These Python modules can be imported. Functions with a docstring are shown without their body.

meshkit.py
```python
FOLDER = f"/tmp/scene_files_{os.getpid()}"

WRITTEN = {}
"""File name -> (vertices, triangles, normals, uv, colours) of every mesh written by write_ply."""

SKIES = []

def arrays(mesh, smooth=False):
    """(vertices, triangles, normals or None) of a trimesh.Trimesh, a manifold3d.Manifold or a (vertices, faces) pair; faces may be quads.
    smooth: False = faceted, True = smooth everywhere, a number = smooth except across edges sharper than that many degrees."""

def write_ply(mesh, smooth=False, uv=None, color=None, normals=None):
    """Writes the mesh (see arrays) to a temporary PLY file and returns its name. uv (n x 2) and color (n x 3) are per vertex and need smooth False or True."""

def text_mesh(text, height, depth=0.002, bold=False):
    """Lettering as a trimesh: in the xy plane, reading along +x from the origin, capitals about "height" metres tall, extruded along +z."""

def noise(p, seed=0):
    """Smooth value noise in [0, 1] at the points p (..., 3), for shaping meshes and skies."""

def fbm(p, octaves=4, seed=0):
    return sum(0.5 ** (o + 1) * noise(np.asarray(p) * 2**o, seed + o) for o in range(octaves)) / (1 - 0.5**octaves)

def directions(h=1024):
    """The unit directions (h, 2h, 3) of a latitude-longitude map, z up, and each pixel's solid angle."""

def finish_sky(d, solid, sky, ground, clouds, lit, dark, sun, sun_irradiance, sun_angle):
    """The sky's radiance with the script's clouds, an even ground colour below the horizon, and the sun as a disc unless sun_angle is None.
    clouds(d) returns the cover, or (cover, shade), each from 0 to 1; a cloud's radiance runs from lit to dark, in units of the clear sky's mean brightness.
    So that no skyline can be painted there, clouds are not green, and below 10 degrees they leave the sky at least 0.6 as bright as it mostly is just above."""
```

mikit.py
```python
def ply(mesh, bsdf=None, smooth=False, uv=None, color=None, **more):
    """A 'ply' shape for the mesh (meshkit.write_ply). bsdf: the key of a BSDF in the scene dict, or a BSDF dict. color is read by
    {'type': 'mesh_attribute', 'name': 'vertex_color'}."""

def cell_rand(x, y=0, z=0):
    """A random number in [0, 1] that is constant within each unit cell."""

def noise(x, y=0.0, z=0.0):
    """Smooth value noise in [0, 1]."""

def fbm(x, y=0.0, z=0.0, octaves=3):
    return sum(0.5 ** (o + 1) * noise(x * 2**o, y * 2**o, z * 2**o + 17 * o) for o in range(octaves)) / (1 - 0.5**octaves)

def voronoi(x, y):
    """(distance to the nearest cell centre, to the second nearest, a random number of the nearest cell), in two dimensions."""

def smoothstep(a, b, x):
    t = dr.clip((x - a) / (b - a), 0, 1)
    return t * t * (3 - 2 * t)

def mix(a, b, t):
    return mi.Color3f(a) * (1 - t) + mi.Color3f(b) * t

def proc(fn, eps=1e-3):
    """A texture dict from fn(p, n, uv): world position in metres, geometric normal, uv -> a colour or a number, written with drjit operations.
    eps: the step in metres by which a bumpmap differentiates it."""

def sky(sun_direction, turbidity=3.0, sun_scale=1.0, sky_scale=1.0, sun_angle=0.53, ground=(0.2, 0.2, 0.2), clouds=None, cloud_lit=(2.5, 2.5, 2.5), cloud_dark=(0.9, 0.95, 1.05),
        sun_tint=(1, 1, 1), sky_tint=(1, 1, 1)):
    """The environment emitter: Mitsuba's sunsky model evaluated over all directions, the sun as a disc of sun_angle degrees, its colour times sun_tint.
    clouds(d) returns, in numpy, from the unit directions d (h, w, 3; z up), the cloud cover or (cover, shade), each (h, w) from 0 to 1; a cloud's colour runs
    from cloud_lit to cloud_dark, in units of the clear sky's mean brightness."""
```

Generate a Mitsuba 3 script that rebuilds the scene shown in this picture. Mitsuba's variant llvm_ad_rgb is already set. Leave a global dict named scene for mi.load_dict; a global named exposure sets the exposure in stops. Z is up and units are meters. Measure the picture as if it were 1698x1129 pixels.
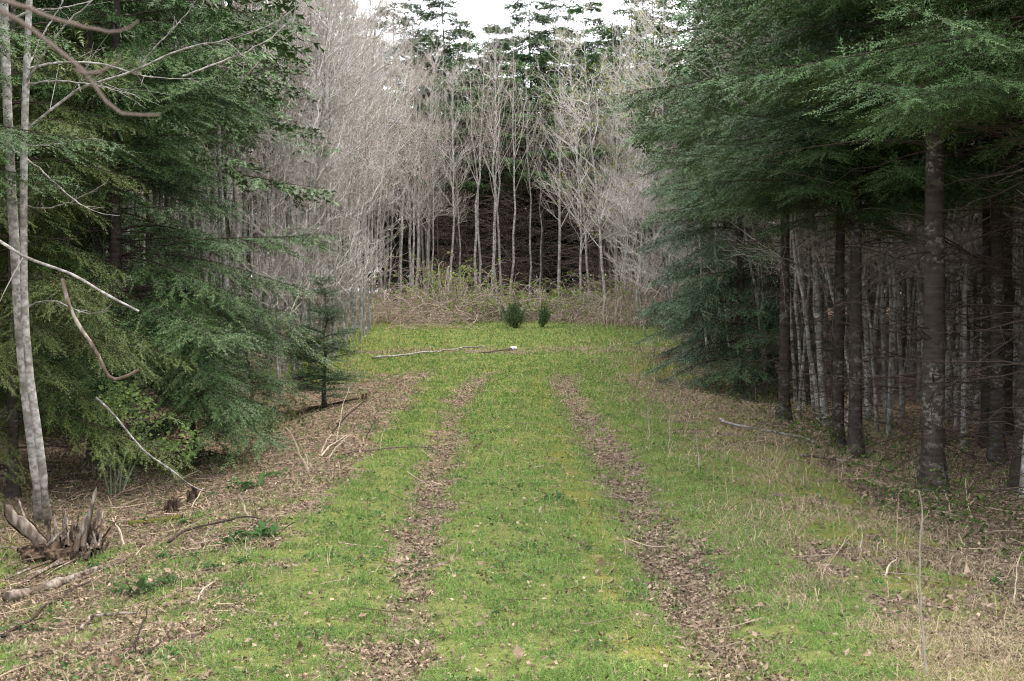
import math
import numpy as np
import trimesh
import mitsuba as mi
import mikit
import meshkit
from mikit import noise, fbm, smoothstep, mix

T = mi.ScalarTransform4f
scene, labels = {}, {}
rng = np.random.default_rng(11)

# ------------------------------------------------------------------ camera, light, exposure
F = 2537.0                      # focal length in pixels of the 1698-wide photograph
EYE = 1.7
exposure = 3.95
PITCH = math.atan(64.5 / F)
scene['camera'] = {
    'type': 'thinlens', 'fov': math.degrees(2 * math.atan(849 / F)), 'near_clip': 0.1, 'far_clip': 2000.0,
    'aperture_radius': 0.004, 'focus_distance': 13.0,
    'to_world': T().look_at(origin=[0, 0, EYE], target=[0, math.cos(PITCH), EYE - math.sin(PITCH)], up=[0, 0, 1])}
scene['sky'] = mikit.sky((0.35, 0.25, 0.9), turbidity=3, sun_scale=0.15, sun_angle=25, clouds=lambda d: 1.0,
                         cloud_lit=(2.47, 2.5, 2.6), sky_tint=(1, 1, 1))


def tag(key, label, category=None, group=None, kind=None):
    e = {'label': label}
    if category:
        e['category'] = category
    if group:
        e['group'] = group
    if kind:
        e['kind'] = kind
    labels[key] = e


used = {}


def numbered(name, parent=None):
    full = name if parent is None else parent + '__' + name
    n = used.get(full, 0)
    used[full] = n + 1
    return full if n == 0 else f'{full}_{n:03d}'


# ------------------------------------------------------------------ materials
def rgb(*c):
    return {'type': 'rgb', 'value': list(c)}


def two(b):
    return {'type': 'twosided', 'nested': b}


VC = {'type': 'mesh_attribute', 'name': 'vertex_color'}
scene['needle'] = two({'type': 'principled', 'base_color': VC, 'roughness': 0.55, 'specular': 0.35})
scene['blade'] = {'type': 'principledthin', 'base_color': VC, 'roughness': 0.6, 'diff_trans': 0.4, 'eta': 1.4}
scene['dry'] = two({'type': 'diffuse', 'reflectance': VC})


def bark_grey(p, n, uv):
    a = fbm(p.x * 26, p.y * 26, p.z * 30, octaves=4)
    patch = smoothstep(0.5, 0.62, fbm(p.x * 9 + 5, p.y * 9, p.z * 8, octaves=4))
    c = mix((0.19, 0.18, 0.165), (0.45, 0.43, 0.41), smoothstep(0.3, 0.7, a))
    return mix(c, (0.13, 0.125, 0.095), patch * 0.6)


def bark_fir(p, n, uv):
    a = fbm(p.x * 14, p.y * 14, p.z * 30)
    pale = smoothstep(0.46, 0.6, fbm(p.x * 9 + 3, p.y * 9, p.z * 13, octaves=5))
    ring = smoothstep(0.6, 0.75, noise(p.x * 4, p.y * 4, p.z * 38))
    c = mix((0.022, 0.018, 0.015), (0.085, 0.072, 0.062), a)
    speck = smoothstep(0.45, 0.6, fbm(p.x * 38, p.y * 38, p.z * 44))
    c = mix(c, (0.27, 0.26, 0.24), pale * 0.55 * speck * smoothstep(0.35, 0.6, noise(p.x * 2, p.y * 2, p.z * 2.3)))
    return mix(c, (0.16, 0.15, 0.14), ring * 0.15)


def wood_weathered(p, n, uv):
    a = fbm(p.x * 40, p.y * 40, p.z * 8)
    s = smoothstep(0.45, 0.65, fbm(p.x * 5, p.y * 5, p.z * 5 + 9))
    return mix(mix((0.10, 0.075, 0.06), (0.36, 0.31, 0.265), smoothstep(0.3, 0.7, a)), (0.11, 0.08, 0.06), s * 0.8)


scene['bark_grey'] = {'type': 'diffuse', 'reflectance': mikit.proc(bark_grey)}
scene['bark_fir'] = {'type': 'diffuse', 'reflectance': mikit.proc(bark_fir)}
scene['bark_brown'] = {'type': 'diffuse', 'reflectance': rgb(0.15, 0.12, 0.105)}
scene['wood_weathered'] = {'type': 'diffuse', 'reflectance': mikit.proc(wood_weathered)}
scene['twig_grey'] = {'type': 'diffuse', 'reflectance': rgb(0.51, 0.475, 0.445)}
scene['twig_tan'] = {'type': 'diffuse', 'reflectance': rgb(0.41, 0.365, 0.325)}
scene['twig_dead'] = {'type': 'diffuse', 'reflectance': rgb(0.21, 0.165, 0.14)}
scene['twig_dark'] = {'type': 'diffuse', 'reflectance': rgb(0.065, 0.05, 0.042)}
scene['straw'] = {'type': 'diffuse', 'reflectance': rgb(0.52, 0.44, 0.34)}
scene['wood_dark'] = {'type': 'diffuse', 'reflectance': mikit.proc(lambda p, n, uv: mix((0.03, 0.022, 0.017), (0.15, 0.105, 0.075), smoothstep(.3, .7, fbm(p.x * 40, p.y * 40, p.z * 9))))}
scene['moss'] = {'type': 'diffuse', 'reflectance': mikit.proc(lambda p, n, uv: mix((0.05, 0.04, 0.025), (0.13, 0.13, 0.035), smoothstep(.4, .6, fbm(p.x * 16, p.y * 16, p.z * 16))))}
scene['broom'] = {'type': 'diffuse', 'reflectance': rgb(0.09, 0.11, 0.045)}
scene['green_stem'] = {'type': 'diffuse', 'reflectance': rgb(0.22, 0.27, 0.17)}
scene['white_end'] = {'type': 'diffuse', 'reflectance': rgb(0.8, 0.8, 0.78)}


def ground_col(p, n, uv):
    # uv.x: leaf litter share, uv.y: moss / dry straw share
    f1 = fbm(p.x * 9, p.y * 9, 0, octaves=4)
    f2 = fbm(p.x * 31 + 7, p.y * 31, 0, octaves=3)
    green = mix((0.075, 0.10, 0.03), (0.19, 0.20, 0.07), f2)
    moss = mix((0.11, 0.115, 0.028), (0.21, 0.20, 0.062), f2)
    soil = mix((0.06, 0.044, 0.033), (0.27, 0.205, 0.155), smoothstep(0.25, 0.75, f2))
    c = mix(green, moss, smoothstep(0.35, 0.65, uv.y + (f1 - 0.5) * 0.9))
    return mix(c, soil, smoothstep(0.35, 0.62, uv.x + (f1 - 0.5) * 0.7))


scene['soil'] = {'type': 'diffuse', 'reflectance': mikit.proc(ground_col)}


# ------------------------------------------------------------------ ground shape and cover
def sst(a, b, x):
    t = np.clip((np.asarray(x, float) - a) / (b - a), 0, 1)
    return t * t * (3 - 2 * t)


def f2(x, y, s, seed=0, oct=3):
    x, y = np.broadcast_arrays(np.asarray(x, float), np.asarray(y, float))
    return meshkit.fbm(np.stack([x * s, y * s, 0 * x + 0.37 + seed], -1), oct, seed)


YT = np.array([-400, -20, 0, 5, 9, 12, 17, 23.5, 30, 36, 41, 45, 50, 60, 90, 400.0])
ZT = np.array([-0.5, -0.2, -0.1, -0.08, -0.02, 0.12, 0.24, 0.33, 0.42, 0.58, 0.83, 1.08, 1.3, 1.5, 2.0, 3.0])
_yf = np.linspace(-400, 400, 8001)
_zf = np.convolve(np.pad(np.interp(_yf, YT, ZT), 20, 'edge'), np.hanning(41) / np.hanning(41).sum(), 'valid')


def centre(y):
    return np.interp(y, [0, 7, 12, 23.5, 27, 31, 36], [0.33, 0.26, 0.17, 0.0, 0.06, 0.3, 0.8])


def track_x(y):
    l = centre(y) - 0.83 + np.interp(y, [0, 20, 28, 34], [0, 0, .25, .6])
    r = centre(y) + 0.83
    return l, r


def Z(x, y):
    x, y = np.broadcast_arrays(np.asarray(x, float), np.asarray(y, float))
    z = np.interp(y, _yf, _zf)
    side = 1 - sst(24, 32, y)
    z = z - 0.30 * sst(-1.5, -3.4, x) * side - 0.22 * sst(2.2, 4.0, x) * side
    l, r = track_x(y)
    fade = 1 - sst(28, 33, y)
    z = z - fade * (0.06 * np.exp(-((x - l) / 0.22) ** 2) + 0.085 * np.exp(-((x - r) / 0.22) ** 2))
    z = z + 0.09 * (f2(x, y, 0.7, 1, 2) - 0.5) + 0.05 * (f2(x, y, 3.1, 2, 2) - 0.5)
    return z + 0.10 * (sst(-1.6, -2.4, x) + sst(2.0, 3, x)) * side * (f2(x, y, 2.2, 3, 3) - 0.5)


def litter(x, y):
    """share of dead leaves and bare soil, 0..1"""
    l, r = track_x(y)
    fade = 1 - sst(27, 31, y)
    n1, n2 = f2(x, y, 0.9, 4, 3), f2(x, y, 4.2, 5, 4)
    wl = (0.50 + .12 * sst(.4, .6, f2(x, y, .55, 6, 2))) * np.exp(-((x - l) / 0.27) ** 2) * fade
    wr = 0.60 * np.exp(-((x - r - 0.02) / 0.32) ** 2) * fade
    b = np.maximum(wl, wr)
    left = sst(-1.05, -1.75, x + (n1 - .5) * 1.2) * (1 - sst(26, 31, y))
    left = left * (0.44 + 0.34 * sst(10.5, 14, y))
    right = sst(2.5, 3.6, x + (n1 - .5) * 1.0) * (1 - sst(33, 40, y)) * 0.85
    right = np.maximum(right, (.28 + .22 * sst(13, 17, y)) * sst(1.5, 2.2, x) * (1 - sst(26, 30, y)))
    clear = 0.55 * np.exp(-((y - 35.3 - 0.1 * x) / 1.3) ** 2) * (1 - sst(3, 4.5, np.abs(x)))
    outer = np.maximum(sst(4.0, 5.2, np.abs(x + .3)), sst(44.5, 47, y))
    b = np.maximum.reduce([b, left, right, clear, outer])
    return np.clip(0.13 + b * 0.9 + (n2 - 0.5) * (1.1 - .6 * np.maximum(wl, wr)) + (n1 - .5) * (.7 - .7 * np.maximum(wl, wr)), 0, 1)


def mossy(x, y):
    l, r = track_x(y)
    n1 = f2(x, y, 1.1, 7, 3)
    edge = 0.5 * np.exp(-((x - r + 0.42) / 0.16) ** 2) * (1 - sst(25, 30, y))
    right = 0.62 * sst(1.8, 2.5, x) * (1 - sst(30, 36, y))
    left = 0.25 * sst(-1.2, -1.8, x)
    return np.clip(0.12 + edge + right + left + (n1 - 0.5) * 0.9, 0, 1)


def grid_lines():
    y = [5.0]
    while y[-1] < 52:
        y.append(y[-1] + max(0.06, 0.008 * y[-1]))
    while y[-1] < 350:
        y.append(y[-1] * 1.06)
    ys = np.array([-200, -60, -25, -12, -6, -3, -1, 1, 2.5, 3.5, 4.3] + y)
    x = [0.0]
    while x[-1] < 6.5:
        x.append(x[-1] + 0.065)
    while x[-1] < 300:
        x.append(x[-1] + 0.055 + (x[-1] - 6.5) * 0.12)
    x = np.array(x)
    return np.concatenate([-x[:0:-1], x]), ys


gx, gy = grid_lines()
X, Y = np.meshgrid(gx, gy)
ZZ = Z(X, Y)
near = (np.abs(X) < 7) & (Y < 52)
ZZ = ZZ + near * 0.022 * (f2(X, Y, 14, 8, 2) - 0.5)
gv = np.stack([X, Y, ZZ], -1).reshape(-1, 3)
i, j = np.meshgrid(np.arange(len(gy) - 1), np.arange(len(gx) - 1), indexing='ij')
q = i * len(gx) + j
gf = np.stack([q, q + 1, q + len(gx) + 1, q + len(gx)], -1).reshape(-1, 4)
gf = np.vstack([gf[:, [0, 1, 2]], gf[:, [0, 2, 3]]])
scene['ground'] = mikit.ply((gv, gf), 'soil', smooth=True, uv=np.stack([litter(X, Y), mossy(X, Y)], -1).reshape(-1, 2))
tag('ground', 'gently rising forest clearing floor of soil, moss and dead leaves with two wheel ruts', kind='structure')


def gpt(px, d, dz=0.0):
    """the ground point at depth d seen in the photograph's column px"""
    x = (px - 849) / F * d
    return np.array([x, d, float(Z(x, d)) + dz])


def at(px, py, d):
    return np.array([(px - 849) / F * d, d, EYE - (py - 500) / F * d])


# ------------------------------------------------------------------ mesh helpers
def unit(v):
    return v / (np.linalg.norm(v, axis=-1, keepdims=True) + 1e-12)


def tubes(P, R, S=3):
    """N polylines of K points each (N,K,3) with radii (N,K) as open tubes -> vertices, triangles"""
    P, R = np.asarray(P, float), np.asarray(R, float)
    if P.ndim == 2:
        P, R = P[None], R[None]
    N, K = R.shape
    t = unit(np.gradient(P, axis=1))
    ref = np.where(np.abs(t[..., 2:]) < 0.9, [0, 0, 1.0], [1.0, 0, 0])
    a = unit(np.cross(t, ref))
    b = np.cross(t, a)
    g = np.arange(S) * 2 * np.pi / S
    v = P[:, :, None] + R[:, :, None, None] * (np.cos(g)[:, None] * a[:, :, None] + np.sin(g)[:, None] * b[:, :, None])
    n, k, s = np.meshgrid(np.arange(N), np.arange(K - 1), np.arange(S), indexing='ij')
    s2 = (s + 1) % S
    base = n * K * S + k * S
    quad = np.stack([base + s, base + s2, base + S + s2, base + S + s], -1).reshape(-1, 4)
    return v.reshape(-1, 3), np.vstack([quad[:, [0, 1, 2]], quad[:, [0, 2, 3]]])


def join(parts):
    vs, fs, at_ = [], [], 0
    for v, f in parts:
        vs.append(v)
        fs.append(f + at_)
        at_ += len(v)
    return np.vstack(vs), np.vstack(fs)


def spline(pts, K, round=False):
    """a smooth polyline of K points through pts"""
    p = np.asarray(pts, float)
    s = np.concatenate([[0], np.cumsum(np.linalg.norm(np.diff(p, axis=0), axis=1))])
    from scipy.interpolate import PchipInterpolator, make_interp_spline
    if round and len(p) > 3:
        return make_interp_spline(s, p, 2)(np.linspace(0, s[-1], K))
    return PchipInterpolator(s, p, axis=0)(np.linspace(0, s[-1], K))


def stem(pts, r0, r1, K=10, S=6, rough=0.0, r=None):
    P = spline(pts, K)
    R = np.linspace(r0, r1, K)
    if rough:
        R = R * (1 + rough * (r or rng).uniform(-1, 1, K))
    return tubes(P, R, S)


def needle_template(n, length, width, seed, splay=0.5):
    """unit-length shoot along u with n needles a side: (m,3,3) triangles in (u, v, w)"""
    r = np.random.default_rng(seed)
    tri = []
    for side in (-1, 1):
        for k in range(n):
            u = (k + 0.5 + r.uniform(-.3, .3)) / n * 0.92
            ln = length * r.uniform(0.75, 1.15) * (1 - 0.35 * u)
            ang = math.radians(r.uniform(42, 62))
            phi = r.uniform(-splay, splay)
            tri.append([(u - width, 0, 0), (u + width, 0, 0), (u + ln * math.cos(ang), side * ln * math.sin(ang) * math.cos(phi), ln * math.sin(ang) * math.sin(phi))])
    tri.append([(0.88, -width, 0), (0.88, width, 0), (1 + length * .5, 0, 0)])
    return np.array(tri)


def shoots(o, d, n, s, col, tmpls, r):
    """feathered shoots: origins, directions, normals, lengths, colours -> v, f, vertex colours"""
    d = unit(d)
    a = unit(np.cross(n, d))
    w = np.cross(d, a)
    vs, cs = [], []
    pick = r.integers(0, len(tmpls), len(o))
    for k, t in enumerate(tmpls):
        m = pick == k
        if not m.any():
            continue
        loc = t.reshape(1, -1, 3) * s[m][:, None, None]
        v = o[m][:, None] + loc[..., :1] * d[m][:, None] + loc[..., 1:2] * a[m][:, None] + loc[..., 2:] * w[m][:, None]
        vs.append(v.reshape(-1, 3))
        cs.append(np.repeat(col[m], t.shape[0] * 3, axis=0))
    v = np.vstack(vs)
    return v, np.arange(len(v)).reshape(-1, 3), np.vstack(cs)


FINE = [needle_template(7, 0.20, 0.031, s, 0.6) for s in range(4)]
MID = [needle_template(4, 0.34, 0.055, s + 10, 0.7) for s in range(4)]
COARSE2 = [needle_template(5, 0.26, 0.05, s + 30, 0.7) for s in range(3)]
COARSE = [needle_template(3, 0.42, 0.11, s + 20, 0.7) for s in range(3)]


def rotz(v, a):
    c, s = np.cos(a), np.sin(a)
    return np.stack([v[..., 0] * c - v[..., 1] * s, v[..., 0] * s + v[..., 1] * c, v[..., 2]], -1)


def conifer(seed, H, r0, zb, Lmax, step=0.28, per=5, droop=0.35, e0=0.15, power=0.75, col=((0.038, 0.085, 0.029), (0.079, 0.141, 0.043)),
            fine=4.8, sp2=0.085, sp3=0.055, slen=(0.09, 0.14), dead=0, dead_z=(0.8, 4), hang=0.35, sides=9, wob=0.05, dead_len=(0.5, 1.4)):
    r = np.random.default_rng(seed)
    zt = np.linspace(0, H, 14)
    off = np.cumsum(r.normal(0, wob, (14, 2)), axis=0) * np.linspace(0, 1, 14)[:, None]
    P = np.column_stack([off, zt])
    zt[1] = .35
    R = r0 * (1 - zt / H * 0.96)
    R[0] *= 1.55
    P[1, 2] = .35
    tv, tf = tubes(P, R, sides)

    def axis_at(z):
        return np.column_stack([np.interp(z, zt, off[:, 0]), np.interp(z, zt, off[:, 1]), z])
    wood, O, D, Nn, S_, C, Q = [], [], [], [], [], [], []
    c0, c1 = np.array(col[0]), np.array(col[1])
    z = zb
    while z < H * 0.985:
        for _ in range(per):
            zz = min(z + r.uniform(-.1, .1), H * .99)
            az = r.uniform(0, 2 * np.pi)
            L = max(0.12, Lmax * max(0.0, (H - zz) / (H - zb)) ** power * r.uniform(0.55, 1.18))
            q = 2 if zz < fine else 0
            h = np.array([math.cos(az), math.sin(az), 0])
            lat = np.array([-h[1], h[0], 0])
            ee = e0 + 0.35 * (zz - zb) / (H - zb) + r.normal(0, .08)
            dr_, bend = droop * r.uniform(.7, 1.3), r.normal(0, .18)
            t = np.linspace(0, 1, 7)
            A = axis_at(np.full(7, zz)) + L * (t[:, None] * h + (bend * t * t)[:, None] * lat) + np.array([0, 0, 1]) * (L * (t * ee - dr_ * t * t + .12 * t ** 4))[:, None]
            wood.append((A, np.linspace(0.004 + 0.005 * L, 0.0015, 7) if q else np.linspace(0.006 + 0.006 * L, 0.0025, 7)))
            s2, s3 = (sp2, sp3) if q else (sp2 * 2.6, sp3 * 3.4)
            ts = np.arange(0.2, 1.0, s2 / L * 0.5) if L > 0.25 else np.arange(0.15, 1, 0.09)
            ts = np.minimum(ts + r.uniform(-.01, .01, len(ts)), .995)
            sg = np.where(np.arange(len(ts)) % 2, 1.0, -1.0)
            o2 = np.stack([np.interp(ts, t, A[:, k]) for k in range(3)], -1)
            tg = unit(np.stack([np.interp(ts, t, np.gradient(A[:, k])) for k in range(3)], -1))
            a2 = np.radians(r.uniform(28, 75, len(ts)))
            lt = unit(np.cross(np.array([0, 0, 1.0]), tg))
            d2 = unit(tg * np.cos(a2)[:, None] + lt * (sg * np.sin(a2))[:, None] + np.array([0, 0, -1]) * (hang * r.uniform(.3, 1.1, len(ts)))[:, None])
            l2 = np.clip(0.55 * L * (1 - ts) ** 0.75 + 0.07, 0.06, 0.62) * r.uniform(.4, 1.25, len(ts))
            if q:
                K2 = np.linspace(0, 1, 3)
                for m in np.where(l2 > 0.2)[0]:
                    A2 = o2[m] + d2[m] * l2[m] * K2[:, None] + np.array([0, 0, -1]) * (0.10 * l2[m] * K2 ** 2)[:, None]
                    wood.append((np.vstack([A2]), np.array([.0025, .002, .0012])))
            n3 = np.maximum(1, (l2 / s3).astype(int)) * 2 + 1
            idx = np.repeat(np.arange(len(ts)), n3)
            kk = np.arange(len(idx)) - np.repeat(np.cumsum(n3) - n3, n3)
            u = (kk + 0.6) / n3[idx]
            o3 = o2[idx] + d2[idx] * (l2[idx] * u)[:, None] + np.array([0, 0, -1]) * (0.10 * l2[idx] * u * u)[:, None]
            sd = np.where(kk % 2, 1.0, -1.0)
            l3 = unit(np.cross(np.array([0, 0, 1.0]), d2[idx]))
            a3 = np.radians(r.uniform(20, 55, len(idx)) * (1 - 0.6 * u))
            d3 = unit(d2[idx] * np.cos(a3)[:, None] + l3 * (sd * np.sin(a3))[:, None] + np.column_stack([r.normal(0, .2, (len(idx), 2)), .12 - hang * r.uniform(-.2, 1.3, len(idx))]))
            s3l = r.uniform(*slen, len(idx)) * (1 if q else 2.3 if fine < 0 else 1.7) * np.minimum(1, 0.6 + L)
            n_ = unit(np.array([0, 0, 1.0]) + r.normal(0, .35, (len(idx), 3)))
            cb = r.uniform(0, 1) * 0.4 + r.uniform(0, .35, len(idx)) + .35 * u ** 2
            if q:
                nx = int(L / 0.028)
                ux = r.uniform(.15, .98, nx)
                ox = np.stack([np.interp(ux, t, A[:, k]) for k in range(3)], -1)
                dx = unit(np.stack([np.interp(ux, t, np.gradient(A[:, k])) for k in range(3)], -1) + r.normal(0, .5, (nx, 3)) + [0, 0, .1])
                o3, d3 = np.vstack([o3, ox]), np.vstack([d3, dx])
                s3l = np.concatenate([s3l, r.uniform(*slen, nx)])
                n_ = np.vstack([n_, unit(np.array([0, 0, 1.0]) + r.normal(0, .35, (nx, 3)))])
                cb = np.concatenate([cb, r.uniform(.1, .7, nx)])
                idx = np.concatenate([idx, np.zeros(nx, int)])
            O.append(o3); D.append(d3); Nn.append(n_); S_.append(s3l)
            C.append((c0 + (c1 - c0) * cb[:, None]) * r.uniform(.8, 1.2, (len(idx), 1)))
            Q.append(np.full(len(idx), q))
        z += step * r.uniform(.8, 1.2) * (1 if z < fine else 1.7)
    O, D, Nn, S_, C, Q = (np.concatenate(a) for a in (O, D, Nn, S_, C, Q))
    out = []
    for q, tm in ((2, FINE if sp3 < 0.09 else MID), (0, COARSE2 if fine > 0 else COARSE)):
        m = Q == q
        if m.any():
            out.append(shoots(O[m], D[m], Nn[m], S_[m], C[m], tm, r))
    fv, ff = join([(a, b) for a, b, _ in out])
    fc = np.vstack([c for _, _, c in out])
    w7 = [(a, b) for a, b in wood if len(a) == 7]
    w3 = [(a, b) for a, b in wood if len(a) == 3]
    wm = [tubes(np.array([a for a, _ in w7]), np.array([b for _, b in w7]), 4)]
    if w3:
        wm.append(tubes(np.array([a for a, _ in w3]), np.array([b for _, b in w3]), 3))
    if dead:
        wm.append(dead_branches(r, dead, dead_z, dead_len, axis_at, R, zt))
    wv, wf = join(wm)
    return {'trunk': (tv, tf), 'crown': (wv, wf), 'foliage': (fv, ff, fc)}


def dead_branches(r, n, zr, ln, axis_at, R, zt, curl=0.3, twig=5):
    parts, tw, tr = [], [], []
    z = r.uniform(*zr, n)
    L = r.uniform(*ln, n)
    az = r.uniform(0, 2 * np.pi, n)
    t = np.linspace(0, 1, 5)
    e = r.uniform(-.35, .45, n)
    h = np.column_stack([np.cos(az), np.sin(az), 0 * az])
    lat = np.column_stack([-np.sin(az), np.cos(az), 0 * az])
    b = r.normal(0, .25, n)
    A = axis_at(z)[:, None] + L[:, None, None] * (t[None, :, None] * h[:, None] + (b[:, None] * t ** 2)[..., None] * lat[:, None]) \
        + np.array([0, 0, 1.0]) * (L[:, None] * (e[:, None] * t - curl * t ** 2 * r.uniform(-.3, 1.5, (n, 1))))[..., None]
    A[:, 2:] += r.normal(0, .03, (n, 3, 3))
    parts.append(tubes(A, np.linspace(1, .25, 5)[None] * (0.004 + 0.004 * L)[:, None], 3))
    if twig:
        k = np.repeat(np.arange(n), twig)
        u = r.uniform(.25, 1, len(k))
        o = A[k, 0] + 0
        iu = u * 4
        i0 = np.minimum(iu.astype(int), 3)
        o = A[k, i0] + (A[k, i0 + 1] - A[k, i0]) * (iu - i0)[:, None]
        d = unit(h[k] + lat[k] * r.normal(0, 1.0, (len(k), 1)) + np.array([0, 0, 1.0]) * r.normal(-.1, .4, (len(k), 1)))
        l = L[k] * r.uniform(.12, .45, len(k))
        B = o[:, None] + d[:, None] * (l[:, None] * np.linspace(0, 1, 3))[..., None]
        B[:, 2] += r.normal(0, .02, (len(k), 3))
        parts.append(tubes(B, np.array([.0028, .0022, .0012])[None].repeat(len(k), 0), 3))
    return join(parts)


def forest_tree(seed, H, r0, zb, Lmax, dead=45, dead_z=(0.3, 6)):
    """a close-grown conifer: bare lower trunk with dead branches, a coarse crown"""
    return conifer(seed, H, r0, zb, Lmax, step=0.5, per=6, fine=-1, dead=dead, dead_z=dead_z, sides=7, wob=0.07, dead_len=(0.5, 1.7))


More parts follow.
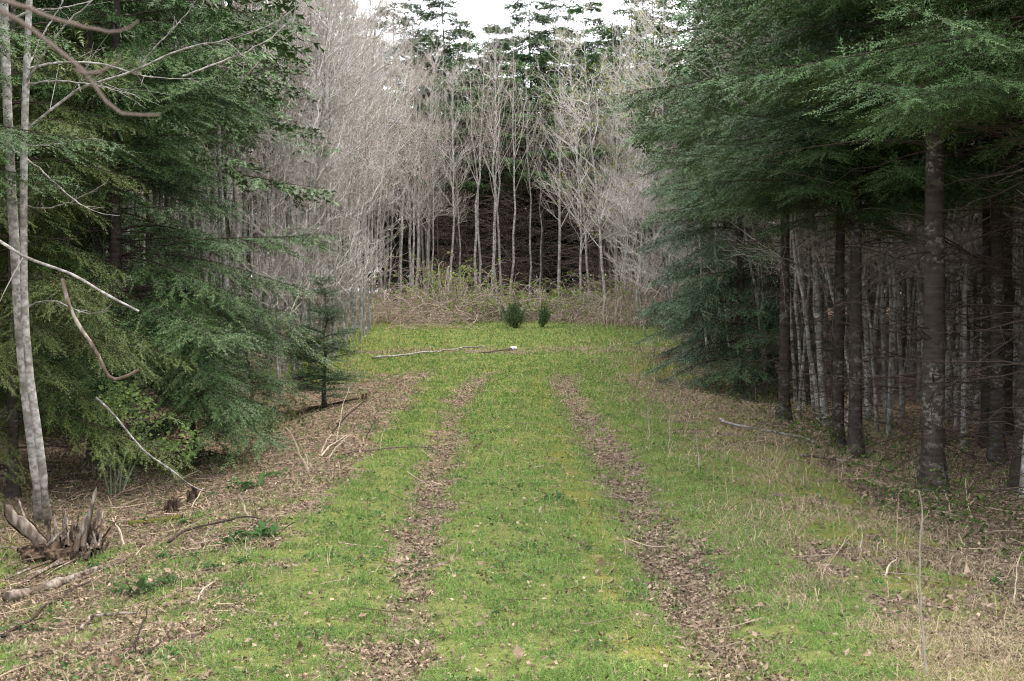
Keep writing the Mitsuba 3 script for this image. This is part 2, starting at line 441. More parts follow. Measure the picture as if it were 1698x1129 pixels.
def alder(seed, H, r0, nb=30, zlo=0.22, bias=0.0, Lb=(0.9, 2.2), leaf=0.0, cat=1.0, lean=0.06, up=(.25, 1.0)):
    """a bare alder: trunk, crown of branches and twigs, hanging catkins or young leaves"""
    r = np.random.default_rng(seed)
    K = 12
    zt = np.linspace(0, H, K)
    la = r.uniform(0, 2 * np.pi)
    off = np.cumsum(r.normal(0, .05, (K, 2)), axis=0) + np.outer(np.linspace(0, 1, K) ** 1.3 * H * lean, [math.cos(la), math.sin(la)])
    if bias:
        off[:, 0] += (zt / H) ** 1.6 * H * 0.07 * bias
    off -= off[0]
    R = r0 * (1 - 0.9 * zt / H)
    R[0] *= 1.25
    trunk = tubes(np.column_stack([off, zt]), R, 7)
    z = H * (zlo + (0.97 - zlo) * r.uniform(0, 1, nb) ** 0.85)
    base = np.column_stack([np.interp(z, zt, off[:, 0]), np.interp(z, zt, off[:, 1]), z])
    az = r.uniform(0, 2 * np.pi, nb)
    if bias:
        m = r.random(nb) < 0.6 * bias
        az[m] = r.normal(0, .8, m.sum())
    L = r.uniform(*Lb, nb) * (1.15 - 0.75 * ((z / H - zlo) / (1 - zlo)) ** 1.2)
    h = np.column_stack([np.cos(az), np.sin(az), 0 * az])
    lat = np.column_stack([-h[:, 1], h[:, 0], 0 * az])
    up = r.uniform(*up, nb)
    t = np.linspace(0, 1, 6)
    b = r.normal(0, .2, nb)
    A = base[:, None] + L[:, None, None] * ((t - .12 * t * t)[None, :, None] * h[:, None] + (b[:, None] * t ** 2)[..., None] * lat[:, None]) \
        + np.array([0, 0, 1.0]) * (L[:, None] * (up[:, None] * t + r.uniform(-.18, .3, (nb, 1)) * t * t))[..., None]
    A[:, 1:] += r.normal(0, .025, (nb, 5, 3))
    parts = [tubes(A, np.linspace(1, .35, 6)[None] * (0.007 + 0.006 * L)[:, None], 3)]

    def side(A, L, per, lo, lf, rad, K, spread=.9):
        n, KA = A.shape[:2]
        k = np.repeat(np.arange(n), per)
        iu = r.uniform(lo, 1, len(k)) * (KA - 1)
        i0 = np.minimum(iu.astype(int), KA - 2)
        o = A[k, i0] + (A[k, i0 + 1] - A[k, i0]) * (iu - i0)[:, None]
        tg = unit(A[k, i0 + 1] - A[k, i0])
        d = unit(tg + r.normal(0, spread * .6, (len(k), 3)) + np.array([0, 0, .25]))
        l = L[k] * r.uniform(*lf, len(k)) + .05
        tt = np.linspace(0, 1, K)
        B = o[:, None] + d[:, None] * (l[:, None] * tt)[..., None] + np.array([0, 0, 1.0]) * (l[:, None] * r.normal(.05, .15, (len(k), 1)) * tt ** 2)[..., None]
        B[:, 1:] += r.normal(0, .02, (len(k), K - 1, 3)) * l[:, None, None]
        parts.append(tubes(B, np.linspace(rad[0], rad[1], K)[None].repeat(len(k), 0), 3))
        return B, l
    B, lb = side(A, L, 6, .2, (.25, .6), (.005, .0026), 3)
    B2, lb2 = side(B, lb, 2, .2, (.3, .7), (.0032, .002), 2, 1.0)
    out = {'trunk': trunk, 'crown': join(parts)}
    tips = np.vstack([B2[:, -1], B[:, -1]])
    fl, fc = [], []
    if cat:
        m = r.random(len(tips)) < 0.5 * cat
        o = tips[m]
        n = len(o)
        P = o[:, None] + np.array([[0, 0, 0], [0.004, 0, -.022], [0, 0, -.05]])[None] * r.uniform(.7, 1.4, (n, 1, 1))
        v, f = tubes(P, np.array([.002, .0075, .002])[None].repeat(n, 0), 3)
        fl.append((v, f))
        fc.append((np.array([.27, .17, .10]) + r.uniform(-.05, .05, (n, 1))).repeat(9, 0) * np.ones((1, 3)))
    if leaf:
        m = r.random(len(tips)) < leaf
        o = np.repeat(tips[m], 3, 0) + r.normal(0, .03, (m.sum() * 3, 3))
        v, f, c = leaves(o, r, 0.05, 0.028, ((.16, .19, .05), (.27, .27, .09)))
        fl.append((v, f))
        fc.append(c)
    if fl:
        v, f = join(fl)
        out['foliage'] = (v, f, np.vstack(fc))
    return out


def leaves(o, r, length, width, cols, up=None, curl=0.25):
    """small folded leaves at points o: 4 triangles each"""
    n = len(o)
    d = unit(r.normal(0, 1, (n, 3)) * np.array([1, 1, .5]))
    nn = unit(r.normal(0, .6, (n, 3)) + np.array([0, 0, 1.0])) if up is None else up
    a = unit(np.cross(nn, d))
    w = np.cross(d, a)
    s = r.uniform(.6, 1.25, n)[:, None]
    L, W = length * s, width * s
    cu = r.normal(0, curl, (n, 1))
    v = np.stack([o, o + d * L * .45 + a * W + w * W * .5, o + d * L + w * L * cu, o + d * L * .45 - a * W + w * W * .5, o + d * L * .5], 1)
    b = np.arange(n)[:, None] * 5
    f = np.vstack([b + [0, 1, 4], b + [1, 2, 4], b + [2, 3, 4], b + [3, 0, 4]])
    c = np.array(cols[0]) + (np.array(cols[1]) - np.array(cols[0])) * r.random((n, 1))
    c = c * r.uniform(.8, 1.2, (n, 1))
    return v.reshape(-1, 3), f, np.repeat(c, 5, 0)


# ------------------------------------------------------------------ shapegroups and placing
def group(name, parts, mats):
    g = {'type': 'shapegroup'}
    for part, m in parts.items():
        if len(m) == 3:
            g[part] = mikit.ply((m[0], m[1]), mats[part], smooth=False, color=m[2])
        else:
            g[part] = mikit.ply(m, mats[part], smooth=True)
    scene[name] = g
    return name


def put(name, grp, pos, rot=0.0, s=1.0, label=None, cat='tree', grouped=None, tilt=(0, 0)):
    key = numbered(name)
    scene[key] = {'type': 'instance', 'group': {'type': 'ref', 'id': grp},
                  'to_world': T().translate([float(a) for a in pos]).rotate([1, 0, 0], float(tilt[0])).rotate([0, 1, 0], float(tilt[1])).rotate([0, 0, 1], float(rot)).scale(float(s))}
    tag(key, label, cat, grouped)
    return key


FIR = {'trunk': 'bark_fir', 'crown': 'twig_dark', 'foliage': 'needle'}
ALD = {'trunk': 'bark_grey', 'crown': 'twig_grey', 'foliage': 'dry'}
ALD2 = {'trunk': 'bark_grey', 'crown': 'twig_tan', 'foliage': 'dry'}
POLE = {'trunk': 'bark_grey', 'crown': 'twig_tan', 'foliage': 'dry'}
BLUE = ((0.038, 0.082, 0.038), (0.076, 0.132, 0.054))
YEL = ((0.050, 0.078, 0.020), (0.095, 0.125, 0.028))

group('grp_fir_a', conifer(1, 11, 0.098, 3.6, 2.4, step=.27, per=7, power=.5, sp2=.10, sp3=.07, slen=(.13, .21), dead=90, dead_z=(.4, 4.6), fine=5.6), FIR)
group('grp_fir_b', conifer(2, 10, 0.075, 1.0, 2.1, step=.33, per=6, power=.45, fine=5.0, sp2=.09, sp3=.07, slen=(.13, .21), droop=.42, dead=40, dead_z=(.3, 3.0)), FIR)
group('grp_fir_low', conifer(3, 9, 0.075, 0.40, 2.0, per=6, step=.26, power=.5, col=BLUE, droop=0.45, fine=5.5, sp2=.12, sp3=.085, slen=(.14, .22)), FIR)
group('grp_hemlock', conifer(4, 2.5, 0.035, 0.15, 1.05, step=.15, per=5, droop=.5, e0=.2, power=.6, hang=.5, fine=9, sp2=.09, sp3=.06, slen=(.1, .16)), FIR)
group('grp_fir_yellow', conifer(5, 9, 0.06, 0.9, 1.7, step=.38, per=5, col=YEL, droop=.5, hang=.5, power=.5, sp2=.10, sp3=.065, slen=(.12, .18), dead=50, dead_z=(.3, 4)), FIR)
group('grp_spruce', conifer(6, 2.1, 0.032, 0.22, 0.74, step=.14, per=6, droop=.14, e0=.25, power=.9, hang=.2, col=BLUE, fine=9, sp2=.05, sp3=.05, slen=(.09, .14)), FIR)
for k in range(2):
    group(f'grp_back_{k}', conifer(20 + k, 14.5, 0.13, 2.4, 2.5, step=.36, per=7, power=.55, fine=-1, sp2=.085, sp3=.065, slen=(.13, .2), droop=.4,
                                   col=((0.030, 0.060, 0.030), (0.065, 0.10, 0.04)), dead=150, dead_z=(.3, 5)), FIR)
group('grp_back_low', conifer(24, 9, 0.12, .15, 2.6, step=.45, per=6, fine=-1, power=.6, dead=40, dead_z=(.2, 2)), FIR)
group('grp_thicket', forest_tree(25, 9.5, 0.05, 5.0, 1.7, dead=190, dead_z=(.15, 6.5)), {**FIR, 'crown': 'twig_dead'})
for k in range(4):
    group(f'grp_forest_{k}', forest_tree(30 + k, 10.5, (0.05, 0.075, 0.10, 0.06)[k], 4.4, 2.1, dead=(45, 60, 50, 70)[k]), FIR)
for k in range(4):
    group(f'grp_alder_{k}', alder(40 + k, 10, (.042, .055, .045, .06)[k], nb=36, zlo=.28, Lb=(.4, 1.25), up=(.5, 1.7), cat=.7, lean=.035), ALD if k % 2 else ALD2)
for k in range(3):
    group(f'grp_edge_{k}', alder(50 + k, 9.5, (.05, .06, .055)[k], nb=26, zlo=.3, bias=.7, Lb=(.9, 2.1), up=(.4, 1.3)), ALD if k else ALD2)
group('grp_leafy', alder(60, 10, .05, nb=40, zlo=.2, leaf=.35, cat=.3, Lb=(.6, 1.6), up=(.4, 1.3)), ALD)
group('grp_pole', alder(61, 10.5, .052, nb=15, zlo=.40, Lb=(.4, 1.2), up=(.8, 2.2), lean=.025, cat=.5), ALD2)
group('grp_slim', alder(64, 9.5, .034, nb=13, zlo=.45, Lb=(.3, .9), up=(.8, 2.0), lean=.03, cat=.4), ALD)
group('grp_shade_pole', alder(63, 9.5, .048, nb=26, zlo=.3, Lb=(.8, 1.8), lean=.03, cat=.2), POLE)
group('grp_whip', alder(62, 5.0, .022, nb=16, zlo=.15, Lb=(.5, 1.2), cat=.3), ALD)

# ------------------------------------------------------------------ near trees, right side
put('fir_tree', 'grp_fir_a', gpt(1548, 13.9), 40, 1.12, 'thickest dark fir trunk with pale lichen patches on the right forest edge', 'tree')
put('fir_tree', 'grp_fir_a', gpt(1420, 16.3), 200, 0.80, 'dark fir trunk, right one of the pair left of the thickest trunk', 'tree')
put('fir_tree', 'grp_fir_a', gpt(1390, 17.2), 310, 0.74, 'dark fir trunk, left one of the pair left of the thickest trunk', 'tree')
put('fir_tree', 'grp_fir_a', gpt(1300, 20.5), 20, .84, 'green fir with a bare lower trunk and boughs reaching left over the right verge', 'tree')
put('fir_tree', 'grp_fir_low', gpt(1225, 25.5), 80, .92, 'bluish green fir with skirts near the ground at the right forest edge', 'tree')
put('fir_tree', 'grp_fir_low', gpt(1200, 32.0), 170, .9, 'bluish green fir furthest along the right edge, half hidden behind another fir', 'tree')
put('fir_tree', 'grp_fir_a', gpt(1655, 15.8), 120, 0.85, 'dark fir trunk standing right of the thickest patchy trunk', 'tree')
put('fir_tree', 'grp_fir_a', gpt(1740, 11.2), 250, 0.90, 'bright green fir whose boughs hang into the top right of the view', 'tree')

for px, py, t, sc, lab in ((1240, 610, -7, .62, 'thin pale leaning pole nearest the grass under the bluish firs'), (1288, 640, -6, .7, 'pale leaning pole, second from the grass on the right'), (1312, 660, -5, .66, 'pale slender pole leaning left beside the low green fir'),
                           (1335, 690, -6, .6, 'grey pole leaning left in front of the dark forest stems'), (1352, 700, -2, .8, 'grey pole just left of the pair of dark fir trunks'), (1475, 740, -3, .55, 'thin grey pole between the pair and the thickest fir trunk'), (1600, 760, 3, .7, 'grey pole right of the thickest fir trunk')):
    o = (px - 849) / F * (1.8 * F / (py - 500))
    d0 = 1.75 * F / (py - 500)
    put('slender_pole_tree', 'grp_shade_pole', gpt(px, d0), px * 7 % 360, sc, lab, 'tree', None, (0, t))

# ------------------------------------------------------------------ near trees, left side
put('fir_tree', 'grp_fir_b', gpt(190, 16.5), 0, 1.0, 'tall dark green fir on the left with long boughs reaching over the bank', 'tree')
put('fir_tree', 'grp_fir_yellow', gpt(20, 14.2), 60, 0.85, 'yellowish green fir with drooping boughs at the left edge', 'tree')
put('fir_tree', 'grp_fir_b', gpt(130, 20.0), 130, 0.95, 'dark green fir standing behind the tall left fir', 'tree')
put('fir_tree', 'grp_fir_a', np.array([-5.2, 11.0, float(Z(-5.2, 11.0))]), 75, .82, 'fir just outside the left edge whose bough tips reach in front of the grey trunks', 'tree')
put('fir_tree', 'grp_fir_yellow', gpt(-60, 16.0), 200, 1.0, 'fir at the far left margin behind the grey alder trunks', 'tree')
put('hemlock_tree', 'grp_hemlock', gpt(320, 16.6), 0, 1.0, 'dense dark green young hemlock with drooping skirts on the left bank', 'tree')
put('hemlock_tree', 'grp_hemlock', gpt(418, 21.5), 90, 0.8, 'small green hemlock between the dense hemlock and the young spruce', 'tree')
put('spruce_sapling', 'grp_spruce', gpt(537, 23.0), 0, 1.0, 'small bluish young spruce standing alone at the left edge of the grass', 'tree')


def blocked(x, y, pts, d):
    return any((x - a) ** 2 + (y - b) ** 2 < d * d for a, b in pts)


taken = []


def scatter(n, region, dmin, seed):
    r = np.random.default_rng(seed)
    out = []
    for _ in range(n * 60):
        if len(out) >= n:
            break
        x, y = r.uniform(region[0], region[1]), r.uniform(region[2], region[3])
        if not blocked(x, y, taken, dmin):
            taken.append((x, y))
            out.append((x, y, r.uniform(0, 360), r.uniform(.85, 1.15), r.uniform(-3, 3), r.uniform(-3, 3)))
    return out


# right forest interior
for x, y, a, s, t0, t1 in scatter(130, (4.4, 20, 11, 50), 0.75, 1):
    put('forest_conifer', f'grp_forest_{int(a) % 4}', (x, y, Z(x, y)), a, s, 'slender dark conifer trunk with dead side branches in the right hand forest', 'tree', 'close-grown conifers in the right forest', (t0, t1))
for x, y, a, s, t0, t1 in scatter(100, (4.0, 18, 13, 50), 0.5, 2):
    put('bare_sapling', 'grp_shade_pole', (x, y, Z(x, y)), a, s * .9, 'thin bare grey stem among the conifers of the right hand forest', 'tree', 'bare stems in the right forest', (t0 * 1.5, t1 * 1.5))
for x, y, a, s, t0, t1 in scatter(105, (3.8, 9, 13, 30), 0.34, 21):
    if y < 17.5 and x / y < .34:
        continue
    put('bare_sapling', 'grp_shade_pole', (x, y, Z(x, y)), a, s * .6, 'very thin bare stem at the front of the dark right forest', 'tree', 'very thin stems at the right forest front', (t0 * 2, t1 * 2 - 2))
# left forest interior
for x, y, a, s, t0, t1 in scatter(50, (-16, -4.6, 14, 34), 0.9, 3):
    put('forest_conifer', f'grp_forest_{int(a) % 4}', (x, y, Z(x, y)), a, s, 'slender dark conifer trunk with dead side branches behind the left firs', 'tree', 'close-grown conifers behind the left firs', (t0, t1))
# left alder wall
for x, y, a, s, t0, t1 in scatter(14, (-5.6, -3.9, 27, 46), 0.5, 4):
    put('alder_tree', f'grp_edge_{int(a) % 3}', (x, y, Z(x, y)), (a - 180) * .25, s, 'bare grey alder leaning its branches over the left edge of the clearing', 'tree', 'bare alders along the left clearing edge', (t0, t1))
for x, y, a, s, t0, t1 in scatter(165, (-15, -4.2, 24, 57), 0.42, 5):
    put('alder_tree', f'grp_alder_{int(a) % 4}', (x, y, Z(x, y)), a, s, 'bare grey alder in the dense thicket left of the clearing', 'tree', 'bare alders in the left thicket', (t0, t1))
for x, y, a, s, t0, t1 in scatter(110, (-10, -3.9, 26, 52), 0.3, 71):
    put('alder_sapling', 'grp_slim', (x, y, Z(x, y)), a, s, 'slim straight pale alder pole in the left thicket', 'tree', 'slim alder poles in the left thicket', (t0 * .7, t1 * .7 + 1))
for x, y, a, s, t0, t1 in scatter(16, (3.6, 9, 40, 54), 0.3, 72):
    put('alder_sapling', 'grp_slim', (x, y, Z(x, y)), a, s, 'slim straight pale alder pole right of the brambles', 'tree', 'slim alder poles right of the brambles', (t0 * .7, t1 * .7 - 2))
# far alders behind the brambles
ORD = ('first', 'second', 'third', 'fourth', 'fifth', 'sixth', 'seventh', 'eighth', 'ninth', 'tenth', 'eleventh')
for k, (px, d, g, s, a) in enumerate(((745, 50, 'alder_1', .85, 100), (765, 52, 'alder_0', .8, 10), (790, 51, 'pole', .95, 0), (800, 51.5, 'pole', .9, 80), (812, 50.5, 'pole', 1.0, 200), (822, 51, 'pole', .85, 300), (835, 52, 'pole', .92, 30), (845, 51, 'pole', .9, 140),
                                      (880, 53, 'pole', .8, 90), (892, 54, 'pole', .75, 180), (925, 50, 'alder_3', .95, 50))):
    put('alder_tree', 'grp_' + g, gpt(px, d), a, s, f'pale alder stem, {ORD[k]} from the left of those standing before the dark gap', 'tree', 'pale alder stems behind the brambles', (rng.uniform(-2, 2), rng.uniform(-2.5, 2.5)))
for x, y, a, s, t0, t1 in scatter(20, (-6.0, -2.6, 48, 58), 0.5, 6):
    put('alder_tree', f'grp_alder_{int(a) % 4}', (x, y, Z(x, y)), a, s * .88, 'bare alder in the thicket behind the left part of the brambles', 'tree', 'bare alders behind the brambles', (t0, t1))
for x, y, a, s, t0, t1 in scatter(30, (3.2, 10, 45, 57), 0.5, 7):
    g = 'grp_leafy' if int(a) % 3 == 0 else f'grp_alder_{int(a) % 4}'
    put('alder_tree', g, (x, y, Z(x, y)), 180 + (a - 180) * .3, s * .85, 'bare or barely leafing alder thicket stem right of the brambles', 'tree', 'alders right of the brambles', (t0, t1))
# far conifers
for px, d, a, s, lab in ((742, 60, 0, .93, 'tall green conifer whose tip stands in the left half of the sky gap'), (880, 59, 70, .90, 'tall green conifer whose tip stands just right of the middle of the sky gap'), (1040, 62, 140, .92, 'tall conifer at the right end of the sky gap'),
                         (820, 66, 200, .83, 0), (935, 64, 260, .81, 0), (985, 60, 30, .79, 0), (690, 64, 300, .88, 0), (860, 62, 10, .70, 0), (790, 62, 99, .74, 0), (915, 60, 55, .70, 0), (660, 60, 20, .90, 0), (1090, 58, 75, .9, 0), (1010, 66, 5, .85, 0), (765, 66, 40, .85, 0), (975, 59, 160, .72, 0), (945, 61, 290, .66, 0), (720, 62, 210, .7, 0)):
    put('background_conifer', f'grp_back_{int(a) % 2}', gpt(px, d), a, s, lab or 'green conifer rising behind the bare alders at the far end', 'tree', None if lab else 'conifers behind the alders')
for px, d, a, s in ((965, 47, 30, .88), (1000, 45, 100, .98), (1030, 48, 200, 1.0), (1060, 44, 300, .95), (1085, 50, 10, 1.05), (1110, 43, 150, 1.0), (975, 52, 80, .95), (1045, 54, 250, 1.05)):
    put('leafing_alder', 'grp_leafy', gpt(px, d), a, s, 'tall alder with a haze of tiny yellow green leaves right of the sky gap', 'tree', 'leafing alders right of the sky gap')
for x, y, a, s, t0, t1 in scatter(40, (-7, 7, 53, 60), .65, 61):
    put('dead_branched_conifer', 'grp_thicket', (x, y, Z(x, y)), a, s, 'dark conifer full of dead brown twigs behind the slim alder stems', 'tree', 'dead branched conifers behind the slim stems')
for x, y, a, s, t0, t1 in scatter(30, (4.4, 14, 16, 44), .7, 62):
    put('dead_branched_conifer', 'grp_thicket', (x, y, Z(x, y)), a, s, 'conifer full of dead brown twigs in the dark right forest', 'tree', 'dead branched conifers in the right forest')
# the same forests go on beside and behind the camera and keep the forest floor dark
for x, y, a, s, t0, t1 in scatter(26, (6.4, 19, -6, 11), 1.1, 63) + scatter(24, (-19, -6.2, -6, 12.5), 1.1, 64):
    if abs(x) > .36 * y + 1.5:
        put('forest_conifer', f'grp_forest_{int(a) % 4}', (x, y, Z(x, y)), a, s, 'close-grown conifer beside the track, outside the view', 'tree', 'conifers outside the view')
for x, y, a, s, t0, t1 in scatter(10, (17, 24, -10, 12), 1.8, 65) + scatter(10, (-24, -17, -10, 12), 1.8, 66):
    put('background_conifer', 'grp_back_low', (x, y, Z(x, y)), a, s, 'low branched conifer beside the track, outside the view', 'tree', 'conifers outside the view')
for x, y, a, s, t0, t1 in [(x_, 58.6 + .5 * math.sin(9 * x_), x_ * 77 % 360, 1.0, 0, 0) for x_ in np.arange(-3.5, 5.6, 1.15)] + scatter(30, (-16, 16, 61, 66), 1.0, 67):
    put('background_conifer', 'grp_back_low', (x, y, Z(x, y)), a, s * .45, 'young conifer filling the ground behind the alder stems', 'tree', 'young conifers behind the alder stems')
for x, y, a, s, t0, t1 in scatter(26, (17.5, 27, 12, 60), 1.6, 18):
    put('background_conifer', 'grp_back_low', (x, y, Z(x, y)), a, s * .9, 'low branched conifer closing the depth of the right hand forest', 'tree', 'low conifers deep in the right forest')
for x, y, a, s, t0, t1 in scatter(26, (-27, -15.5, 12, 60), 1.6, 19):
    put('background_conifer', 'grp_back_low', (x, y, Z(x, y)), a, s * .9, 'low branched conifer closing the depth of the left hand forest', 'tree', 'low conifers deep in the left forest')
for x, y, a, s, t0, t1 in scatter(60, (-27, 27, 66, 90), 1.6, 20):
    put('background_conifer', 'grp_back_low', (x, y, Z(x, y)), a, s, 'low branched conifer closing the forest behind the clearing', 'tree', 'low conifers behind the clearing')
for x, y, a, s, t0, t1 in scatter(45, (-22, 22, 59, 70), 1.5, 8):
    put('background_conifer', f'grp_back_{int(a) % 2}', (x, y, Z(x, y)), a, s * .8, 'dark conifer in the forest behind the clearing', 'tree', 'forest conifers behind the clearing')

# ------------------------------------------------------------------ grass
def grass(n, seed, y0, y1, kind):
    r = np.random.default_rng(seed)
    k = 2.2
    y = (y0 ** (1 - k) + r.random(n * 3) * (y1 ** (1 - k) - y0 ** (1 - k))) ** (1 / (1 - k))   # more blades per area near the camera
    half = np.minimum(0.345 * y + .3, 5.2)
    x = r.uniform(-1, 1, len(y)) * half
    keep_w = half / half.max()
    lit, mo = litter(x, y), mossy(x, y)
    tuft = f2(x, y, 5.5, 12, 2)
    if kind == 'green':
        p = (1 - .93 * sst(.25, .75, lit)) * (0.15 + 1.3 * sst(.35, .65, tuft)) * (1 - .7 * sst(1.5, 2.2, x) * (1 - sst(28, 33, y))) + .05
    else:
        p = 0.03 + 1.6 * sst(1.2, 2.0, x) * (1 - sst(36, 42, y)) * sst(.4, .6, f2(x, y, 1.3, 13, 2)) + 0.3 * sst(42, 45, y) + (.10 * sst(-1.3, -1.8, x))
    ok = r.random(len(y)) < p * (.35 + .65 * keep_w) * 1.2
    x, y, lit, mo, tuft = (a[ok][:n] for a in (x, y, lit, mo, tuft))
    n = len(x)
    z = Z(x, y) - .012
    big = np.clip(y / 9, .8, 4.5)
    if kind == 'green':
        h = (0.02 + 0.042 * r.random(n) ** 1.7) * (.4 + 1.1 * tuft) * (1 + .04 * y)
        w = 0.0025 * big * r.uniform(.7, 1.3, n)
        lean = r.uniform(.3, 1.9, n)
        c0, c1, c2 = np.array([.12, .20, .055]), np.array([.265, .39, .115]), np.array([.33, .345, .11])
        m = np.clip(f2(x, y, 1.7, 14, 2) * .9 - .1 + r.normal(0, .22, n), 0, 1)[:, None]
        c = c0 + (c1 - c0) * m
        yel = (np.clip(mo - .35, 0, 1) * .9 * r.random(n))[:, None]
        c = c * (1 - yel) + c2 * yel
        dryb = (r.random(n) < .07 + .28 * sst(.3, .6, lit))[:, None]
        c = np.where(dryb, np.array([.40, .33, .22]) * r.uniform(.6, 1.1, (n, 1)), c)
    else:
        h = (0.06 + 0.16 * r.random(n) ** 2) * (1 + .01 * y)
        w = 0.0019 * big * r.uniform(.7, 1.3, n)
        lean = r.uniform(.8, 4.5, n)
        c = np.array([.34, .275, .18]) * r.uniform(.6, 1.45, (n, 1))
    az, fa = r.uniform(0, 2 * np.pi, n), r.uniform(0, 2 * np.pi, n)
    d = np.column_stack([np.cos(az), np.sin(az), 0 * az])
    s = np.column_stack([np.cos(fa), np.sin(fa), 0 * fa]) * w[:, None]
    o = np.column_stack([x, y, z])
    up = np.array([0, 0, 1.0])
    f_ = 1 / np.sqrt(1 + lean ** 2)
    mid = o + (d * (lean * .35)[:, None] + up * .62) * (h * f_ * 1.15)[:, None]
    tip = o + (d * lean[:, None] + up * np.maximum(.25, 1 - .3 * lean)[:, None]) * (h * f_ * 1.15)[:, None]
    v = np.stack([o - s, o + s, mid - s * .8, mid + s * .8, tip], 1)
    b = np.arange(n)[:, None] * 5
    f = np.vstack([b + [0, 1, 3], b + [0, 3, 2], b + [2, 3, 4]])
    return v.reshape(-1, 3), f, np.repeat(c, 5, 0)


v, f, c = grass(215000, 1, 6.2, 47, 'green')
scene['grass'] = mikit.ply((v, f), 'blade', color=c)
tag('grass', 'short bright green grass with mossy patches over the track and clearing', 'grass', kind='stuff')
v, f, c = grass(65000, 2, 6.2, 47, 'dry')
scene['dry_grass'] = mikit.ply((v, f), 'dry', color=c)
tag('dry_grass', 'straw coloured dry grass on the verges of the track', 'grass', kind='stuff')

# ------------------------------------------------------------------ dead leaves
def litter_leaves(n, seed, size, y0=6.2, y1=46):
    r = np.random.default_rng(seed)
    k = 2.0
    y = (y0 ** (1 - k) + r.random(n * 6) * (y1 ** (1 - k) - y0 ** (1 - k))) ** (1 / (1 - k))
    half = np.minimum(0.345 * y + .3, 6.5)
    x = r.uniform(-1, 1, len(y)) * half
    ok = r.random(len(y)) < (0.10 + .90 * sst(.36, .7, litter(x, y))) * (half / half.max()) ** .5
    x, y = x[ok][:n], y[ok][:n]
    z = Z(x, y) + r.uniform(0.0, .025, len(x))
    o = np.column_stack([x, y, z])
    up = unit(np.column_stack([r.normal(0, .45, (len(x), 2)), np.ones(len(x))]))
    v, f, c = leaves(o, r, size * r.choice([.7, 1, 1.5], (len(o), 1), p=[.5, .38, .12]), size * .36, ((.12, .085, .058), (.40, .31, .23)), up=up, curl=.3)
    v = v.reshape(-1, 5, 3)[:, :4].reshape(-1, 3)
    b = np.arange(len(o))[:, None] * 4
    return v, np.vstack([b + [0, 1, 2], b + [0, 2, 3]]), (c * r.choice([.7, .85, 1.0, 1.1], (len(o), 1)).repeat(5, 0)).reshape(-1, 5, 3)[:, :4].reshape(-1, 3)


v, f, c = litter_leaves(95000, 3, .030)
scene['leaf_litter'] = mikit.ply((v, f), 'dry', color=c)
tag('leaf_litter', 'brown dead leaves covering the wheel tracks and the banks', 'leaves', kind='stuff')


# ------------------------------------------------------------------ finding ground under a pixel
def hit(px, py, lo=5.5, hi=70):
    """the ground point that the photograph shows at (px, py)"""
    d = np.arange(lo, hi, .05)
    x = (px - 849) / F * d
    gap = EYE - (py - 500) / F * d - Z(x, d)
    k = np.where(gap < 0)[0]
    k = k[0] if len(k) else len(d) - 1
    return np.array([x[k], d[k], float(Z(x[k], d[k]))])


def mesh(name, m, bsdf, parent=None, smooth=True, color=None):
    key = numbered(name, parent)
    if len(m) == 3:
        m, color = (m[0], m[1]), m[2]
    scene[key] = mikit.ply(m, bsdf, smooth=False if color is not None else smooth, **({'color': color} if color is not None else {}))
    return key


def thing(name, label, cat, grouped=None):
    key = numbered(name)
    tag(key, label, cat, grouped)
    return key


def pix(points, d):
    """photograph polyline [(px, py), ...] at depth d, or [(px, py, d), ...]"""
    return np.array([at(p[0], p[1], p[2] if len(p) > 2 else d) for p in points])


def limb(parent, points, d, r0, r1, K=14, S=6, name='branch', mat='bark_grey', twigs=0, seed=0):
    K = K + 8
    P = spline(pix(points, d), K, True)
    P[1:-1] += np.random.default_rng(seed + 5).normal(0, .0035 * d / 12, (K - 2, 3))
    m = [tubes(P, (r0 * .78 * (1 - np.linspace(0, 1, K)) ** .8 + r1 * .5), S)]
    r = np.random.default_rng(seed + 99)
    if twigs:
        L = np.linalg.norm(P[-1] - P[0])
        k = r.integers(2, K - 1, twigs)
        t = unit(np.gradient(P, axis=0))[k]
        dd = unit(t + r.normal(0, .55, (twigs, 3)))
        l = L * r.uniform(.06, .22, twigs)
        B = P[k][:, None] + dd[:, None] * (l[:, None] * np.linspace(0, 1, 4))[..., None]
        B[:, 2:] += r.normal(0, .012, (twigs, 2, 3))
        m.append(tubes(B, np.array([.0035, .003, .0025, .0012])[None].repeat(twigs, 0), 3))
    return mesh(name, join(m), mat, parent)


# ------------------------------------------------------------------ two grey alders at the left edge
al = thing('grey_alder', 'pale grey alder trunk at the very left edge with long bare branches', 'tree')
mesh('trunk', stem(np.vstack([hit(66, 864) - [0, 0, .1], pix([(58, 800), (40, 640), (26, 420), (16, 200), (10, 0), (0, -350)], 12.6)]), .047, .034, 18, 9, .05), 'bark_grey', al)
limb(al, [(18, 245), (71, 284, 12.4), (117, 326, 12.2), (142, 344, 12.1), (200, 358, 12)], 12.6, .012, .004, twigs=8, seed=1, mat='bark_grey')
limb(al, [(14, 40), (60, 20, 12.5), (106, 16, 12.3), (160, 2, 12.2)], 12.6, .012, .006, twigs=4, seed=2, mat='bark_grey')
limb(al, [(22, 330), (60, 345, 12.5), (130, 330, 12.3), (180, 300, 12.2)], 12.6, .009, .003, twigs=8, seed=3, mat='bark_grey')
limb(al, [(30, 520), (90, 500, 12.4), (150, 520, 12.2), (190, 500, 12)], 12.6, .009, .003, twigs=8, seed=4, mat='bark_grey')
al2 = thing('grey_alder', 'second, slimmer grey alder trunk just inside the left edge, branches sweeping up to the right', 'tree')
